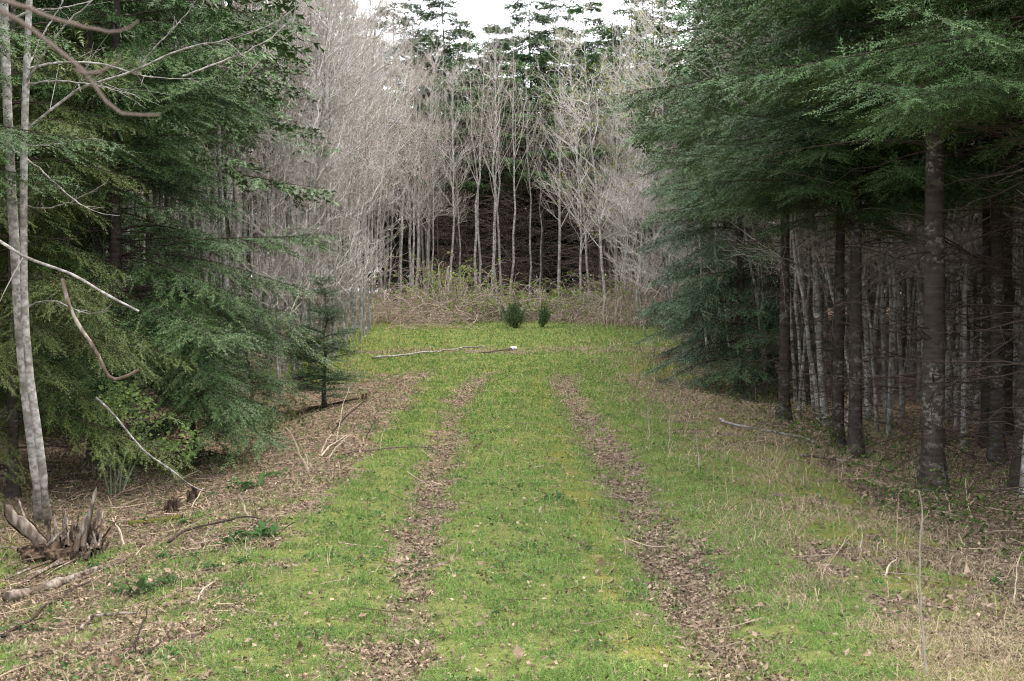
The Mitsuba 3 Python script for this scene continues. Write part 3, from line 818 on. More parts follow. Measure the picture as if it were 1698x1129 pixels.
mesh('trunk', stem(np.vstack([hit(80, 858) - [0, 0, .1], pix([(70, 790), (50, 640), (40, 480), (41, 300), (47, 120), (53, 0), (66, -350)], 12.2)]), .036, .024, 18, 9, .05), 'bark_grey', al2)
limb(al2, [(3, 248, 12.3), (60, 205), (110, 165), (215, 122, 11.7), (300, 85, 11.5), (400, 62, 11.2), (470, 32, 11), (520, -10, 10.9)], 12.2, .014, .005, 24, 7, twigs=14, seed=5, mat='bark_grey')
limb(al2, [(46, 118), (106, 105, 12.1), (184, 110, 12), (227, 124, 11.9), (330, 131, 11.8)], 12.2, .012, .004, twigs=12, seed=6, mat='bark_grey')
limb(al2, [(46, 142), (99, 136, 12), (160, 142, 11.8), (235, 165, 11.6)], 12.2, .010, .004, twigs=8, seed=7, mat='bark_grey')
limb(al2, [(47, 138), (80, 85, 12), (115, 40, 11.9), (158, 2, 11.8), (200, -60, 11.7)], 12.2, .012, .006, twigs=8, seed=8, mat='bark_grey')
limb(al2, [(45, 130), (75, 60, 12.4), (110, 0, 12.5), (130, -60, 12.5)], 12.2, .010, .005, twigs=6, seed=9, mat='bark_grey')
limb(al2, [(42, 240), (90, 240, 12), (140, 232, 11.9), (185, 236, 11.8)], 12.2, .008, .003, twigs=8, seed=10, mat='bark_grey')
limb(al2, [(226, 126, 11.9), (260, 80, 11.8), (290, 50, 11.7), (330, 0, 11.6)], 12, .008, .004, twigs=8, seed=11, mat='bark_grey')
limb(al2, [(305, 128, 11.8), (380, 100, 11.7), (450, 65, 11.6), (510, 0, 11.5)], 12, .008, .004, twigs=10, seed=12, mat='bark_grey')
# broken branches that hang from the alders
br = thing('broken_branch', 'thick pale broken branch slanting down from the left edge across the fir', 'branch')
mesh('stem', stem(pix([(-60, 380), (0, 400), (40, 425), (120, 455), (180, 490), (231, 516)], 10.8), .013, .009, 16, 7, .1), 'bark_grey', br)
mesh('twig', stem(pix([(40, 425), (20, 460), (0, 500)], 10.8), .006, .003, 6, 4), 'twig_grey', br)
hb = thing('hanging_branch', 'tan hanging branch curving into a hook in front of the dark hemlock', 'branch')
mesh('stem', stem(pix([(104, 462), (113, 500), (128, 535), (150, 568), (168, 600), (178, 622), (190, 629), (208, 624), (231, 612)], 10.8), .015, .012, 22, 7, .08), 'wood_weathered', hb)
lean = thing('leaning_stick', 'long grey stick leaning through the leafy shrub down to the bank', 'branch')
mesh('stem', stem(np.vstack([pix([(158, 659), (190, 690), (212, 718), (240, 750), (290, 785)], 13.2), [hit(370, 812)]]), .010, .005, 18, 6, .1), 'bark_grey', lean)
# the out-of-focus branch close to the camera hangs from a sapling left of the view
ns = thing('near_sapling', 'bare branch hanging in the top left corner, blurred and closest to the camera', 'tree')
base = np.array([-1.75, 2.9, float(Z(-1.75, 2.9)) - .05])
mesh('trunk', stem([base, base + [.03, 0, 1.2], base + [.12, -.02, 2.3], base + [.22, 0, 3.6]], .035, .018, 14, 8, .05), 'bark_brown', ns)
limb(ns, [(-420, -120, 2.9), (-200, -60, 2.75), (0, 16), (35, 36), (90, 76), (150, 132), (205, 188), (232, 191), (268, 191)], 2.6, .0075, .0035, 24, 8, seed=20, twigs=0, mat='bark_brown')
limb(ns, [(-120, -30, 2.7), (20, 6), (70, 24), (140, 46), (215, 50), (233, 36)], 2.6, .006, .003, 16, 7, seed=21, mat='bark_brown')
limb(ns, [(128, 117), (150, 123), (180, 115), (200, 102), (198, 90)], 2.6, .0035, .002, 12, 6, seed=22, mat='bark_brown')

# ------------------------------------------------------------------ splintered stump at the lower left
def shard(a, b, w, seed, taper=.25):
    r = np.random.default_rng(seed)
    K, S = 8, 5
    a, b = np.asarray(a, float), np.asarray(b, float)
    t = np.array([0, .2, .4, .58, .7, .82, .9, 1.0])[:, None]
    P = a + (b - a) * t + r.normal(0, .10 * w, (K, 3)) * t
    R = w * (1 - (1 - taper) * t[:, 0]) * r.uniform(.85, 1.15, K)
    R[-1] = w * .05
    v, f = tubes(P, R, S)
    v = v + (np.repeat(P, S, 0) - v) * r.uniform(0, .45, (len(v), 1))
    return v, f


so = hit(95, 925)
sd = so[1]
st = thing('splintered_stump', 'grey splintered tree stump with upright shards at the lower left', 'stump')
blob = trimesh.creation.icosphere(4, 1.0)
bv = blob.vertices * [.30, .24, .13]
bv = bv * (1 + .9 * (meshkit.fbm(blob.vertices * [5, 5, 2.5] + 4, 5) - .5))[:, None] + pix([(100, 925)], sd)[0]
mesh('base', (bv, np.array(blob.faces)), 'wood_dark', st)
r0_ = np.random.default_rng(5)
for k in range(42):
    a = np.array([r0_.uniform(70, 172), r0_.uniform(905, 935)])
    b = a + [r0_.normal(8, 16), -r0_.uniform(20, 72) * (1 - .4 * abs(a[0] - 135) / 60)]
    mesh('shard', shard(pix([a], sd + r0_.uniform(-.22, .15))[0], pix([b], sd + r0_.uniform(-.25, .15))[0], r0_.uniform(.010, .026), 200 + k, .35), 'wood_weathered' if k % 3 else 'wood_dark', st)
for k, (a, b, w) in enumerate([((66, 905), (4, 838), .075), ((42, 872), (28, 828), .035), ((132, 912), (158, 808), .06), ((122, 915), (141, 852), .055), ((106, 912), (103, 842), .055), ((92, 912), (88, 852), .04),
                               ((116, 918), (118, 858), .035), ((148, 912), (163, 840), .055), ((160, 915), (170, 835), .026), ((80, 915), (78, 862), .04), ((142, 922), (152, 862), .045), ((92, 936), (115, 880), .05),
                               ((152, 936), (176, 905), .03), ((178, 946), (150, 872), .02), ((66, 936), (58, 892), .05), ((112, 936), (132, 872), .04), ((126, 940), (124, 880), .03), ((136, 938), (158, 880), .03), ((76, 940), (96, 890), .035)]):
    r = np.random.default_rng(k)
    mesh('shard', shard(pix([a], sd + r.uniform(-.2, .12))[0], pix([b], sd + r.uniform(-.2, .15))[0], w * (1 if k == 0 else .55), k, .6), 'wood_weathered', st)
for k, (a, b, w) in enumerate([((110, 925), (20, 985), .022), ((120, 930), (40, 960), .014), ((90, 920), (0, 950), .012), ((130, 925), (60, 970), .010), ((100, 925), (5, 968), .016), ((75, 915), (-10, 915), .012)]):
    mesh('root', stem([pix([a], sd - .1)[0], hit((a[0] + b[0]) / 2, (a[1] + b[1]) / 2 + 8) + [0, 0, .05], hit(*b) + [0, 0, .015]], w, w * .4, 10, 6, .15), 'wood_weathered', st)

# ------------------------------------------------------------------ logs, poles and sticks on the ground
def ground_stick(name, label, cat, points, r0, r1, mat='bark_grey', lift=.01, grouped=None, K=16, S=6):
    key = numbered(name)
    P = spline(np.array([hit(*p) for p in points]), K)
    P[:, 2] = Z(P[:, 0], P[:, 1]) + lift + np.linspace(r0, r1, K)
    R = np.linspace(r0, r1, K) * np.random.default_rng(K + len(label)).uniform(.8, 1.2, K)
    P, R = np.vstack([P[:1], P, P[-1:]]), np.concatenate([[.001], R, [.001]])      # closed ends
    P[0] += (P[1] - P[2]) * .02
    P[-1] += (P[-2] - P[-3]) * .02
    scene[key] = mikit.ply(tubes(P, R, S), mat, smooth=True)
    tag(key, label, cat, grouped)
    return key


ground_stick('fallen_pole', 'long thin pale pole lying across the grass at the far end of the track', 'pole', [(618, 599), (660, 595), (720, 588), (760, 582), (802, 578)], .028, .016, lift=.04, K=24)
ws = thing('fallen_stick', 'dark stick with a bright white end lying on the brown patch of the clearing', 'stick')
P = spline(np.array([hit(p, q) for p, q in ((795, 589), (825, 585), (848, 581))]), 12)
P[:, 2] = Z(P[:, 0], P[:, 1]) + .05
mesh('stem', tubes(P, np.linspace(.014, .024, 12), 6), 'bark_brown', ws)
e = P[-1]
cyl = trimesh.creation.cylinder(.042, segment=[e - [.02, 0, 0], e + [.12, .02, .0]], sections=14)
mesh('end', (np.array(cyl.vertices), np.array(cyl.faces)), 'white_end', ws, smooth=30)
tag(ws + '__end', 'white end of the stick')
ground_stick('fallen_branch', 'dark thin branch lying across the left wheel track', 'branch', [(575, 757), (620, 752), (680, 746), (715, 747), (735, 757), (762, 758)], .010, .005, 'bark_brown', .02, K=20)
ground_stick('fallen_branch', 'short dark branch in the middle grass strip', 'branch', [(786, 748), (800, 738)], .009, .006, 'twig_dark', .02)
ground_stick('rotten_log', 'half buried grey rotten log in front of the splintered stump', 'log', [(10, 1005), (70, 982), (140, 957), (210, 935)], .045, .03, 'wood_weathered', -.02)
ground_stick('mossy_log', 'short mossy log lying behind the weeds on the left bank', 'log', [(212, 876), (250, 870), (300, 861)], .036, .026, 'moss', -.02)
ground_stick('fallen_branch', 'long thin dark branch lying diagonally at the lower left corner', 'branch', [(0, 1073), (60, 1030), (110, 996), (150, 975)], .012, .006, 'twig_dark', .03)
ground_stick('fallen_branch', 'thin dark branch arching over the weeds on the left bank', 'branch', [(278, 914), (330, 888), (380, 876), (430, 874)], .012, .005, 'twig_dark', .05)
ground_stick('fallen_branch', 'pale forked branch lying on the leaves near the lower left corner', 'branch', [(130, 1058), (148, 1034), (185, 1030), (222, 1027)], .012, .008, 'wood_weathered', .02)
ground_stick('fallen_branch', 'grey branch lying on the moss at the edge of the right forest', 'branch', [(1195, 702), (1230, 714), (1290, 724), (1350, 740)], .02, .012, 'bark_grey', .03)
ground_stick('fallen_branch', 'pale branch lying across the right verge below the fir trunks', 'branch', [(1330, 768), (1400, 776), (1480, 793)], .016, .010, 'wood_weathered', .05)
ground_stick('fallen_branch', 'dark stick on the bank below the young spruce', 'branch', [(500, 690), (550, 676), (595, 666)], .025, .015, 'twig_dark', .03)
ground_stick('fallen_branch', 'greyish branch at the foot of the small hemlock on the left', 'branch', [(365, 722), (400, 706), (445, 690), (475, 672)], .03, .02, 'twig_dark', .03)
for k, (px, py, w, h, lab) in enumerate([(485, 697, .07, .16, 'small dark stump on the bank between the hemlocks and the spruce'), (602, 664, .08, .10, 'small dark stub at the left rim of the grass'),
                                         (443, 722, .07, .22, 'dark rotten stub on the left bank below the dense hemlock'), (290, 850, .10, .16, 'brown rotten stump behind the leafy weeds'), (318, 838, .07, .18, 'dark brown split stump beside the rotten stump')]):
    o = hit(px, py)
    sk = thing('small_stump', lab, 'stump')
    r = np.random.default_rng(k + 70)
    for m in range(5):
        a = o + np.append(r.normal(0, w * .5, 2), -.06)
        mesh('shard', shard(a, a + np.append(r.normal(0, w * .3, 2), h * r.uniform(.6, 1.2) + .06), w * r.uniform(.35, .6), k * 10 + m, .5), 'wood_dark', sk)

# pale dead stalks on the left bank and the right verge
def stalk(name, label, base, top, d=None, r0=.008, mat='straw', grouped='pale dead stalks on the left bank', mid=None):
    o = hit(*base)
    t = at(top[0], top[1], o[1] + (d or 0))
    key = numbered(name)
    pts = [o - [0, 0, .03], (o + t) / 2 + (np.array([0, 0, .02]) if mid is None else np.array(mid)), t]
    r = np.random.default_rng(len(used) + int(base[0]))
    P = spline(pts, 14)
    P[1:] += np.cumsum(r.normal(0, .006, (13, 3)), 0) * np.array([1, 1, .2])
    scene[key] = mikit.ply(tubes(P, np.linspace(r0, r0 * .4, 14) * r.uniform(.8, 1.2, 14), 5), mat, smooth=True)
    tag(key, label, 'stalk', grouped)


for (b, t, d, w, lab) in [((511, 786), (476, 707), -.3, .013, 'longest pale dead stalk leaning left, apart from the heap of stalks'), ((516, 782), (503, 738), -.2, .010, 'short pale dead stalk beside the longest leaning stalk'), ((512, 784), (507, 745), .1, .008, 'thin pale stalk between the two leaning stalks'),
                          ((531, 756), (546, 719), .2, .010, 'pale stalk standing steeply at the left end of the stalk heap'), ((527, 760), (576, 721), .4, .012, 'pale stalk lying low across the stalk heap'), ((541, 762), (585, 719), .1, .013, 'pale stalk leaning right, thickest of the stalk heap'),
                          ((545, 722), (606, 663), .6, .012, 'long tan stalk leaning far right towards the dark stub'), ((556, 738), (577, 640), .3, .008, 'tall thin stalk standing above the stalk heap'), ((590, 752), (564, 730), -.2, .012, 'short pale stalk pointing left at the right end of the heap'),
                          ((632, 748), (637, 710), 0, .008, 'single upright pale stalk on the grass right of the stalk heap'), ((604, 732), (626, 692), .1, .007, 'single dark stalk leaning right beside the grass'), ((568, 655), (570, 610), 0, .009, 'thin dry stalk in front of the young spruce'),
                          ((582, 640), (583, 590), .1, .009, 'thin dry stalk right of the young spruce'), ((593, 622), (594, 585), .1, .008, 'short dry stalk right of the young spruce'), ((416, 868), (397, 818), -.1, .010, 'pale dead stalk standing among the leafy weeds'), ((333, 918), (336, 880), 0, .008, 'pale broken stalk in front of the leafy weeds'),
                          ((415, 930), (416, 890), 0, .007, 'thin pale stalk beside the largest leafy weed'), ((205, 907), (186, 862), .2, .011, 'bent pale stalk right of the splintered stump'), ((315, 845), (336, 812), .2, .007, 'thin pale stalk behind the rotten stump'),
                          ((214, 1095), (250, 1004), .2, .009, 'dark bent stalk rising at the lower left'), ((225, 1105), (249, 1065), .1, .008, 'pale stalk at the foot of the dark bent stalk'), ((320, 1003), (352, 965), .4, .007, 'pale stalk leaning right near the lower left leaves')]:
    stalk('dead_stalk', lab, b, t, d, w, mat='twig_dark' if 'dark' in lab else 'straw')
for (b, t, d, w, lab) in [((1538, 1129), (1530, 818), -.4, .009, 'tallest dry stalk standing in front of the right forest'), ((1430, 925), (1432, 868), 0, .006, 'thin pale stalk on the right verge below the mossy stump'), ((1523, 1010), (1524, 964), 0, .007, 'short pale stalk right of centre on the right verge'),
                          ((1583, 858), (1563, 806), 0, .009, 'pale leaning stalk beside the thickest fir trunk'), ((1560, 850), (1538, 808), 0, .008, 'second pale leaning stalk beside the thickest fir trunk'), ((1600, 850), (1626, 842), .3, .009, 'short pale stalk leaning right under the fir'),
                          ((1610, 855), (1606, 788), .1, .008, 'upright grey stalk right of the leaning stalks'), ((1685, 1010), (1693, 915), 0, .008, 'dry stalk at the right margin'), ((1470, 960), (1497, 925), .3, .010, 'pale bent straw curving up on the right verge'),
                          ((1384, 958), (1385, 945), 0, .006, 'tiny stalk on the right verge'), ((1288, 768), (1283, 730), 0, .007, 'thin stalk at the mossy forest edge'), ((1110, 750), (1107, 690), 0, .008, 'thin brown stalk on the right verge near the wheel track'),
                          ((1160, 780), (1156, 715), 0, .008, 'brown upright stalk left of the mossy ground'), ((1076, 735), (1073, 670), 0, .008, 'brown upright stalk by the right wheel track'), ((1055, 640), (1050, 590), 0, .010, 'dry stalk at the right rim of the clearing'), ((1030, 635), (1015, 585), 0, .010, 'leaning dry stalk at the right rim of the clearing')]:
    stalk('dry_stalk', lab, b, t, d, w * .8, mat='twig_tan' if 'tall' in lab or 'brown' in lab else 'straw', grouped='dry stalks on the right verge')


# ------------------------------------------------------------------ brambles at the end of the clearing
def bramble(n, seed, xr, yr, hr, rad=(.0045, .008)):
    r = np.random.default_rng(seed)
    x, y = r.uniform(*xr, n), r.uniform(*yr, n)
    hr = (hr[0], hr[1])
    az, L, h = r.uniform(0, 2 * np.pi, n), r.uniform(.6, 2.3, n), r.uniform(*hr, n)
    t = np.linspace(0, 1, 9)
    e = r.uniform(0, .9, n)[:, None]
    b = r.normal(0, .35, n)[:, None]
    h = np.minimum(h * (.3 + 1.15 * sst(.3, .75, f2(x, y, .7, seed, 3))), 2.1)
    prof = (np.sin(np.pi * np.minimum(t[None] * (.5 + .5 * e) + .02, 1)) ** .8) * h[:, None]
    X_ = x[:, None] + (t * np.cos(az)[:, None] - b * t * t * np.sin(az)[:, None]) * L[:, None]
    Y_ = y[:, None] + (t * np.sin(az)[:, None] + b * t * t * np.cos(az)[:, None]) * L[:, None] * .7
    P = np.stack([X_, Y_, Z(X_, Y_) + prof - .03], -1)
    P[:, 1:] += r.normal(0, .03, (n, 8, 3))
    gap = (P[..., 1] < 44.6).any(1) & (np.abs(P[..., 0] - .45) < 1.25).any(1)      # the grass bay with the broom bushes
    P = P[~gap]
    return P, np.linspace(1, .45, 9)[None] * r.uniform(*rad, len(P))[:, None]


def on_lines(P, n, r, lo=0.2):
    k, u = r.integers(0, len(P), n), r.uniform(lo, .98, n) * (P.shape[1] - 1)
    i0 = u.astype(int)
    return P[k, i0] + (P[k, i0 + 1] - P[k, i0]) * (u - i0)[:, None]


FRESH = ((.10, .16, .03), (.22, .30, .07))
for name, n, nl, xr, yr, hr, lab in (('bramble_thicket', 400, 2000, (-2.4, 0.0), (45.0, 48), (.4, 1.75), 'highest bramble mound with fresh green leaves below the pale alder stems'),
                                     ('bramble_thicket', 360, 500, (-5.2, -1.8), (43.8, 47.5), (.25, 1.15), 'brown mostly leafless bramble tangle left of the green mound'),
                                     ('bramble_thicket', 400, 2000, (.2, 3.4), (45.3, 48.5), (.35, 1.15), 'bramble thicket with scattered green leaves behind the two broom bushes'),
                                     ('bramble_thicket', 380, 500, (3.0, 6.0), (43, 48), (.3, 1.4), 'brown bramble and dead cane tangle at the right end of the clearing')):
    P, R = bramble(n, n, xr, yr, hr)
    key = numbered(name)
    tag(key, lab, 'bramble', kind='stuff')
    r = np.random.default_rng(n + 1)
    col = np.array([.31, .25, .21]) + r.uniform(-.08, .14, (len(P), 1)) * [1, .9, .85]
    v, f = tubes(P, R * 1.5, 3)
    mesh('canes', (v, f, np.repeat(col, 27, 0)), 'dry', key)
    v, f, c = leaves(on_lines(P, nl, r, .35) + r.normal(0, .05, (nl, 3)), r, .085, .042, FRESH)
    mesh('leaves', (v, f, c), 'blade', key)
P, R = bramble(700, 77, (-5.5, 5.5), (42.3, 46), (.2, .95), (.003, .006))
r = np.random.default_rng(78)
v, f = tubes(P, R * 1.5, 3)
scene['dead_bracken'] = mikit.ply((v, f), 'dry', color=np.repeat(np.array([.42, .335, .26]) * r.uniform(.5, 1.25, (len(P), 1)), 27, 0))
tag('dead_bracken', 'tan dead bracken and grass stems heaped along the far edge of the grass', 'bracken', kind='stuff')

# the right verge: thin brown weeds
def uprights(n, seed, xf, yr, hr, rad, col, lean=.25):
    r = np.random.default_rng(seed)
    y = yr[0] * (yr[1] / yr[0]) ** r.random(n)
    x = xf(y, r)
    h, az = r.uniform(*hr, n), r.uniform(0, 2 * np.pi, n)
    t = np.linspace(0, 1, 4)
    l = np.abs(r.normal(0, lean, n))
    P = np.stack([x[:, None] + np.outer(l * h * np.cos(az), t ** 1.5), y[:, None] + np.outer(l * h * np.sin(az), t ** 1.5), (Z(x, y) - .02)[:, None] + np.outer(h, t)], -1)
    v, f = tubes(P, np.linspace(1, .5, 4)[None] * (rad * (y / 10) ** .5)[:, None], 3)
    return v, f, np.repeat(np.array(col) * r.uniform(.55, 1.3, (n, 1)), 12, 0)


scene['dry_weeds'] = mikit.ply(*(lambda m: ((m[0], m[1]), 'dry'))(W := uprights(520, 81, lambda y, r: np.interp(y, [7, 14, 20, 30, 42], [2.1, 2.3, 2.0, 2.3, 3.8]) + r.normal(.1, .5, len(y)), (8, 42), (.06, .42), .0022, (.30, .22, .16), .7)), color=W[2])
tag('dry_weeds', 'thin brown dry weed stems along the right verge', 'weeds', kind='stuff')

# two broom bushes and a small third
for px, py, wd, h, lab in ((853, 532, .40, .84, 'dark green broom bush, left of the two at the end of the track'), (897, 532, .17, .76, 'narrow dark green broom bush, right of the two at the end of the track')):
    o = gpt(px, 43.3 + (px == 815) * .6)
    b = thing('broom_bush', lab, 'bush')
    r = np.random.default_rng(px)
    n = 80 if h > .8 else 45
    wd *= 1.15
    az, rr = r.uniform(0, 2 * np.pi, n), np.sqrt(r.random(n))
    t = np.linspace(0, 1, 4)
    hh = h * (1.05 - .5 * rr) * r.uniform(.35, 1.15, n)
    out = wd * rr * r.uniform(.5, 1.6, n) * (1 + .35 * np.sin(az * 2 + px))
    P = np.stack([o[0] + np.outer(np.cos(az) * out + (.10 if px > 880 else -.04), t ** 1.3 * .8 + .2), o[1] + np.outer(np.sin(az) * out, t ** 1.3 * .8 + .2), o[2] - .02 + np.outer(hh, t)], -1)
    mesh('stems', tubes(P, np.linspace(.005, .003, 4)[None].repeat(n, 0), 3), 'broom', b)
    k = r.integers(0, n, n * 6)
    u = r.uniform(.35, .98, n * 6)
    q_ = P[k, 0] + (P[k, 3] - P[k, 0]) * u[:, None]
    d_ = unit(np.stack([r.normal(0, .35, len(k)), r.normal(0, .35, len(k)), np.ones(len(k))], -1))
    v, f, c = shoots(q_, d_, r.normal(0, 1, (len(k), 3)), r.uniform(.10, .22, len(k)), np.array([.045, .085, .03]) * r.uniform(.6, 1.5, (len(k), 1)), MID, r)
    mesh('foliage', (v, f, c), 'needle', b)

# ------------------------------------------------------------------ leafy shrub on the left bank
sh = thing('leafy_shrub', 'young shrub with fresh light green leaves and pale green stems on the left bank', 'shrub')
D0 = hit(183, 822)[1]
lines = [[(183, 822), (181, 760), (180, 700), (190, 660), (215, 645)], [(190, 822), (187, 750), (184, 700), (200, 668), (228, 655)], [(196, 820), (205, 760), (225, 700), (240, 660), (250, 690)], [(200, 820), (215, 770), (240, 720), (280, 692), (308, 712), (318, 745)],
         [(200, 822), (222, 770), (255, 735), (290, 742), (315, 765)], [(180, 820), (165, 760), (150, 705), (138, 690)], [(188, 820), (198, 780), (218, 745), (235, 765)], [(178, 818), (170, 740), (172, 690), (185, 660)]]
r = np.random.default_rng(31)
Ps = []
for k, l in enumerate(lines):
    pts = pix(l, D0 + r.uniform(-.25, .25))
    pts[0] = hit(*l[0]) - [0, 0, .03]
    P = spline(pts, 16)
    Ps.append(P)
    kk = r.integers(5, 14, 8)
    dd = unit(r.normal(0, 1, (8, 3))) * r.uniform(.08, .3, (8, 1))
    tw = tubes(np.stack([P[kk], P[kk] + dd * .5 + r.normal(0, .015, (8, 3)), P[kk] + dd], 1), np.array([.003, .0025, .0015])[None].repeat(8, 0), 3)
    mesh('stem', join([tubes(P, np.linspace(.009, .0035, 16), 5), tw]), 'green_stem', sh)
Ps = np.array(Ps)
o = np.vstack([on_lines(Ps, 430, r, .45) + r.normal(0, .035, (430, 3)), on_lines(Ps[[0, 1, 7]], 260, r, .7) + r.normal(0, .06, (260, 3))])
o2 = np.repeat(o, 2, 0) + r.normal(0, .02, (len(o) * 2, 3))
mesh('foliage', leaves(o2, r, .045, .024, ((.14, .22, .07), (.26, .36, .13))), 'blade', sh)

# ------------------------------------------------------------------ leafy weeds: rosettes, each leaf a part
def weed(px, py, width, n, label, col=((.035, .085, .03), (.075, .14, .05)), rise=.5):
    o = hit(px, py)
    W = width / F * o[1] / 2
    key = thing('leafy_weed', label, 'plant')
    r = np.random.default_rng(int(px * 31 + py))
    for k in range(int(n * 1.7)):
        az = r.uniform(0, 2 * np.pi)
        L = W * r.uniform(.3, .85)
        root = o + np.append(r.normal(0, W * .4, 2), 0)
        t = np.linspace(0, 1, 6)
        h = np.array([math.cos(az), math.sin(az), 0])
        lat = np.array([-h[1], h[0], 0])
        c_ = root + L * t[:, None] * h + np.array([0, 0, 1]) * (L * (rise * r.uniform(.6, 2.6) * t - .75 * t * t * r.uniform(.4, 1.2)) + .015)[:, None]
        wd = L * r.uniform(.10, .2) * np.sin(np.pi * np.clip(t * .93 + .06, 0, 1)) ** .7 * (1 + .25 * r.uniform(-1, 1, 6))
        v = np.concatenate([c_ + lat * wd[:, None] + [0, 0, .12 * L] * np.sign(wd)[:, None] * .5, c_, c_ - lat * wd[:, None] + [0, 0, .12 * L] * np.sign(wd)[:, None] * .5])
        q = np.arange(5)
        f = np.vstack([np.column_stack([q + a, q + a + 6, q + a + 7]) for a in (0, 6)] + [np.column_stack([q + a, q + a + 7, q + a + 1]) for a in (0, 6)])
        c = np.array(col[0]) + (np.array(col[1]) - np.array(col[0])) * r.random()
        mesh('leaf', (v, f, np.tile(c, (18, 1))), 'blade', key)


for a in ((430, 892, 80, 22, 'largest dark green leafy weed on the left verge'), (385, 905, 60, 14, 'dark green weed just left of the largest leafy weed'), (235, 985, 75, 20, 'dark green weed beside the big tan leaf on the left'), (195, 990, 50, 10, 'small dark weed left of the weed with the tan leaf'),
          (205, 1098, 60, 9, 'broad leaved pale green weed at the lower left'), (412, 812, 75, 18, 'bright green weed behind the pale stalks on the left bank'), (450, 795, 50, 12, 'small green weed on the leafy slope right of the bright green weed'), (300, 872, 45, 12, 'green weed in front of the rotten stump'),
          (268, 930, 55, 14, 'green weed right of the rotten log'), (350, 950, 45, 12, 'low green weed on the leafy bank below the long arching branch'), (395, 940, 40, 10, 'low green weed under the largest weed'), (285, 975, 50, 12, 'dark green weed right of the big tan leaf'),
          (920, 832, 45, 12, 'dark green weed in the middle grass strip'), (950, 838, 34, 8, 'small bluish weed beside the right wheel track'), (975, 915, 40, 9, 'bluish green weed in the middle strip near the right track'), (545, 880, 36, 8, 'small dark weed in the grass left of the left track'),
          (820, 1025, 42, 9, 'pale weed low in the middle strip'), (985, 1080, 34, 8, 'small weed at the bottom of the middle strip'), (150, 945, 40, 10, 'low weed by the splintered stump roots'), (60, 1050, 50, 12, 'low weed at the lower left edge')):
    weed(*a)

# a few large single leaves near the camera
r = np.random.default_rng(91)
for px, py, s_, lab in [(235, 992, .085, 'big tan dead leaf on the dark green weed'), (282, 958, .07, 'large tan dead leaf on the left bank'), (700, 1090, .07, 'curled grey dead leaf in the left track near the bottom'), (725, 1066, .07, 'curled brown dead leaf right of the left track near the bottom'), (955, 898, .06, 'dark dead leaf on the middle strip'),
                        (1000, 958, .06, 'brown dead leaf near the right track'), (862, 1105, .08, 'large brown dead leaf at the bottom of the middle strip'), (1240, 1045, .07, 'pale dead leaf in the right track near the bottom')] + [
        (r.uniform(40, 1650), r.uniform(860, 1120), r.uniform(.04, .065), None) for _ in range(90)]:
    o = hit(px, py) + [0, 0, .02]
    v, f, c = leaves(o[None], r, s_, s_ * .36, ((.15, .105, .072), (.33, .25, .18)), up=unit(np.array([[r.normal(0, .4), -.35, 1.0]])), curl=.5)
    key = numbered('dead_leaf')
    scene[key] = mikit.ply((v, f), 'dry', color=c)
    tag(key, lab or 'small brown dead leaf lying alone in the short grass', 'leaf', None if lab else 'single dead leaves in the grass near the camera')

# ------------------------------------------------------------------ undergrowth under the trees, fallen twigs
def strewn(n, seed, yr, spread):
    r = np.random.default_rng(seed)
    y = yr[0] * (yr[1] / yr[0]) ** r.random(n * 8)
    x = r.uniform(-1, 1, len(y)) * np.minimum(.36 * y, spread)
    ok = r.random(len(y)) < .02 + sst(.45, .8, litter(x, y)) * (.25 + .75 * sst(1.3, 2.4, np.abs(x)))
    return x[ok][:n], y[ok][:n], r


x, y, r = strewn(4200, 41, (6.3, 44), 9)
n = len(x)
az, L = r.uniform(0, 2 * np.pi, n), r.uniform(.06, .55, n) ** 1.2
t = np.linspace(-.5, .5, 4)
P = np.stack([x[:, None] + np.outer(L * np.cos(az), t), y[:, None] + np.outer(L * np.sin(az), t), np.zeros((n, 4))], -1)
P[..., :2] += r.normal(0, .012, (n, 4, 2))
P[..., 2] = Z(P[..., 0], P[..., 1]) + r.uniform(.01, .035, (n, 1)) + np.outer(L * r.normal(0, .14, n), t)
v, f = tubes(P, np.linspace(1, .6, 4)[None] * (r.uniform(.002, .005, n) * (y / 10) ** .4)[:, None], 3)
scene['twig_litter'] = mikit.ply((v, f), 'dry', color=np.repeat(np.array([.30, .235, .18]) * r.choice([.35, .6, .9, 1.3, 1.6], (n, 1)), 12, 0))
tag('twig_litter', 'fallen twigs and dry stem pieces strewn over the banks', 'twigs', kind='stuff')

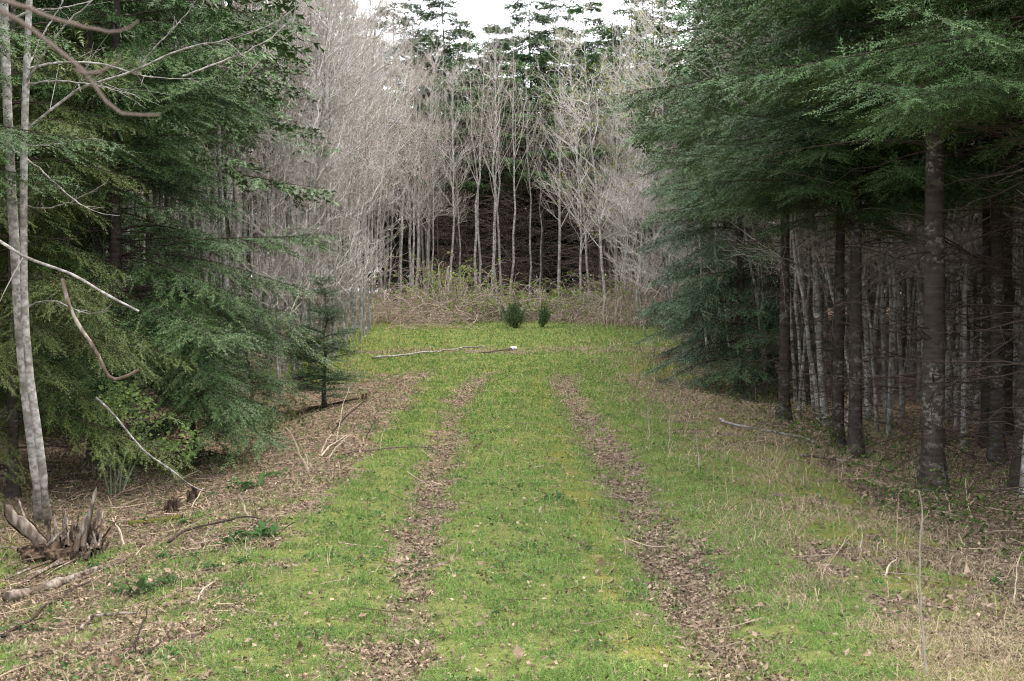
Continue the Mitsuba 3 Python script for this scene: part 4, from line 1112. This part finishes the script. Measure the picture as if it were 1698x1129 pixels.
y = 10 * (4.5 ** np.random.default_rng(43).random(5200))
r = np.random.default_rng(44)
sd_ = np.where(r.random(len(y)) < .5, -1, 1)
x = sd_ * (np.interp(y, [10, 20, 30, 45], [2.9, 2.7, 3.4, 4.6]) + np.abs(r.normal(0, 1.1, len(y))))
k = (r.random(len(y)) < sst(.42, .6, f2(x, y, .9, 44, 2))) & ((x > 0) | (y > 14.5))
x, y = x[k], y[k]
o = np.column_stack([x, y, Z(x, y) + .02 + .35 * r.random(len(x)) ** 1.6])
v, f, c = leaves(np.repeat(o, 3, 0) + r.normal(0, .06, (len(o) * 3, 3)), r, .036, .018, ((.04, .075, .02), (.10, .14, .04)))
scene['undergrowth'] = mikit.ply((v, f), 'blade', color=c)
tag('undergrowth', 'low green seedlings and sprouting leaves under the forest edges', 'undergrowth', kind='stuff')

# small broad leaved herbs between the grass
r = np.random.default_rng(46)
y = 6.4 * (5.0 ** r.random(16000))
x = r.uniform(-1, 1, len(y)) * np.minimum(.34 * y, 4.2)
k = r.random(len(y)) < sst(.52, .68, f2(x, y, 2.4, 47, 3)) * (.5 + .5 * sst(.5, -1, x))
x, y = x[k], y[k]
o = np.repeat(np.column_stack([x, y, Z(x, y) + .018]), 4, 0) + r.normal(0, .022, (len(x) * 4, 3)) * [1, 1, .4]
v, f, c = leaves(o, r, .026, .013, ((.06, .12, .045), (.15, .24, .085)))
scene['ground_herbs'] = mikit.ply((v, f), 'blade', color=c)
tag('ground_herbs', 'patches of small bluish green herbs growing low between the grass', 'herbs', kind='stuff')

# whips and shoots in front of the thickets
for x, y, a, s, t0, t1 in scatter(26, (-5.5, -3.6, 25, 43), .35, 51):
    put('alder_sapling', 'grp_whip', (x, y, Z(x, y)), a, s, 'thin bare alder sapling at the front of the left thicket', 'tree', 'bare saplings in front of the left thicket', (t0 * 2, t1 * 2 + 4))
for x, y, a, s, t0, t1 in scatter(20, (3.4, 6.5, 38, 47), .35, 52):
    put('alder_sapling', 'grp_whip', (x, y, Z(x, y)), a, s * .9, 'thin bare sapling beside the right end of the brambles', 'tree', 'bare saplings right of the brambles', (t0 * 2, t1 * 2 - 6))
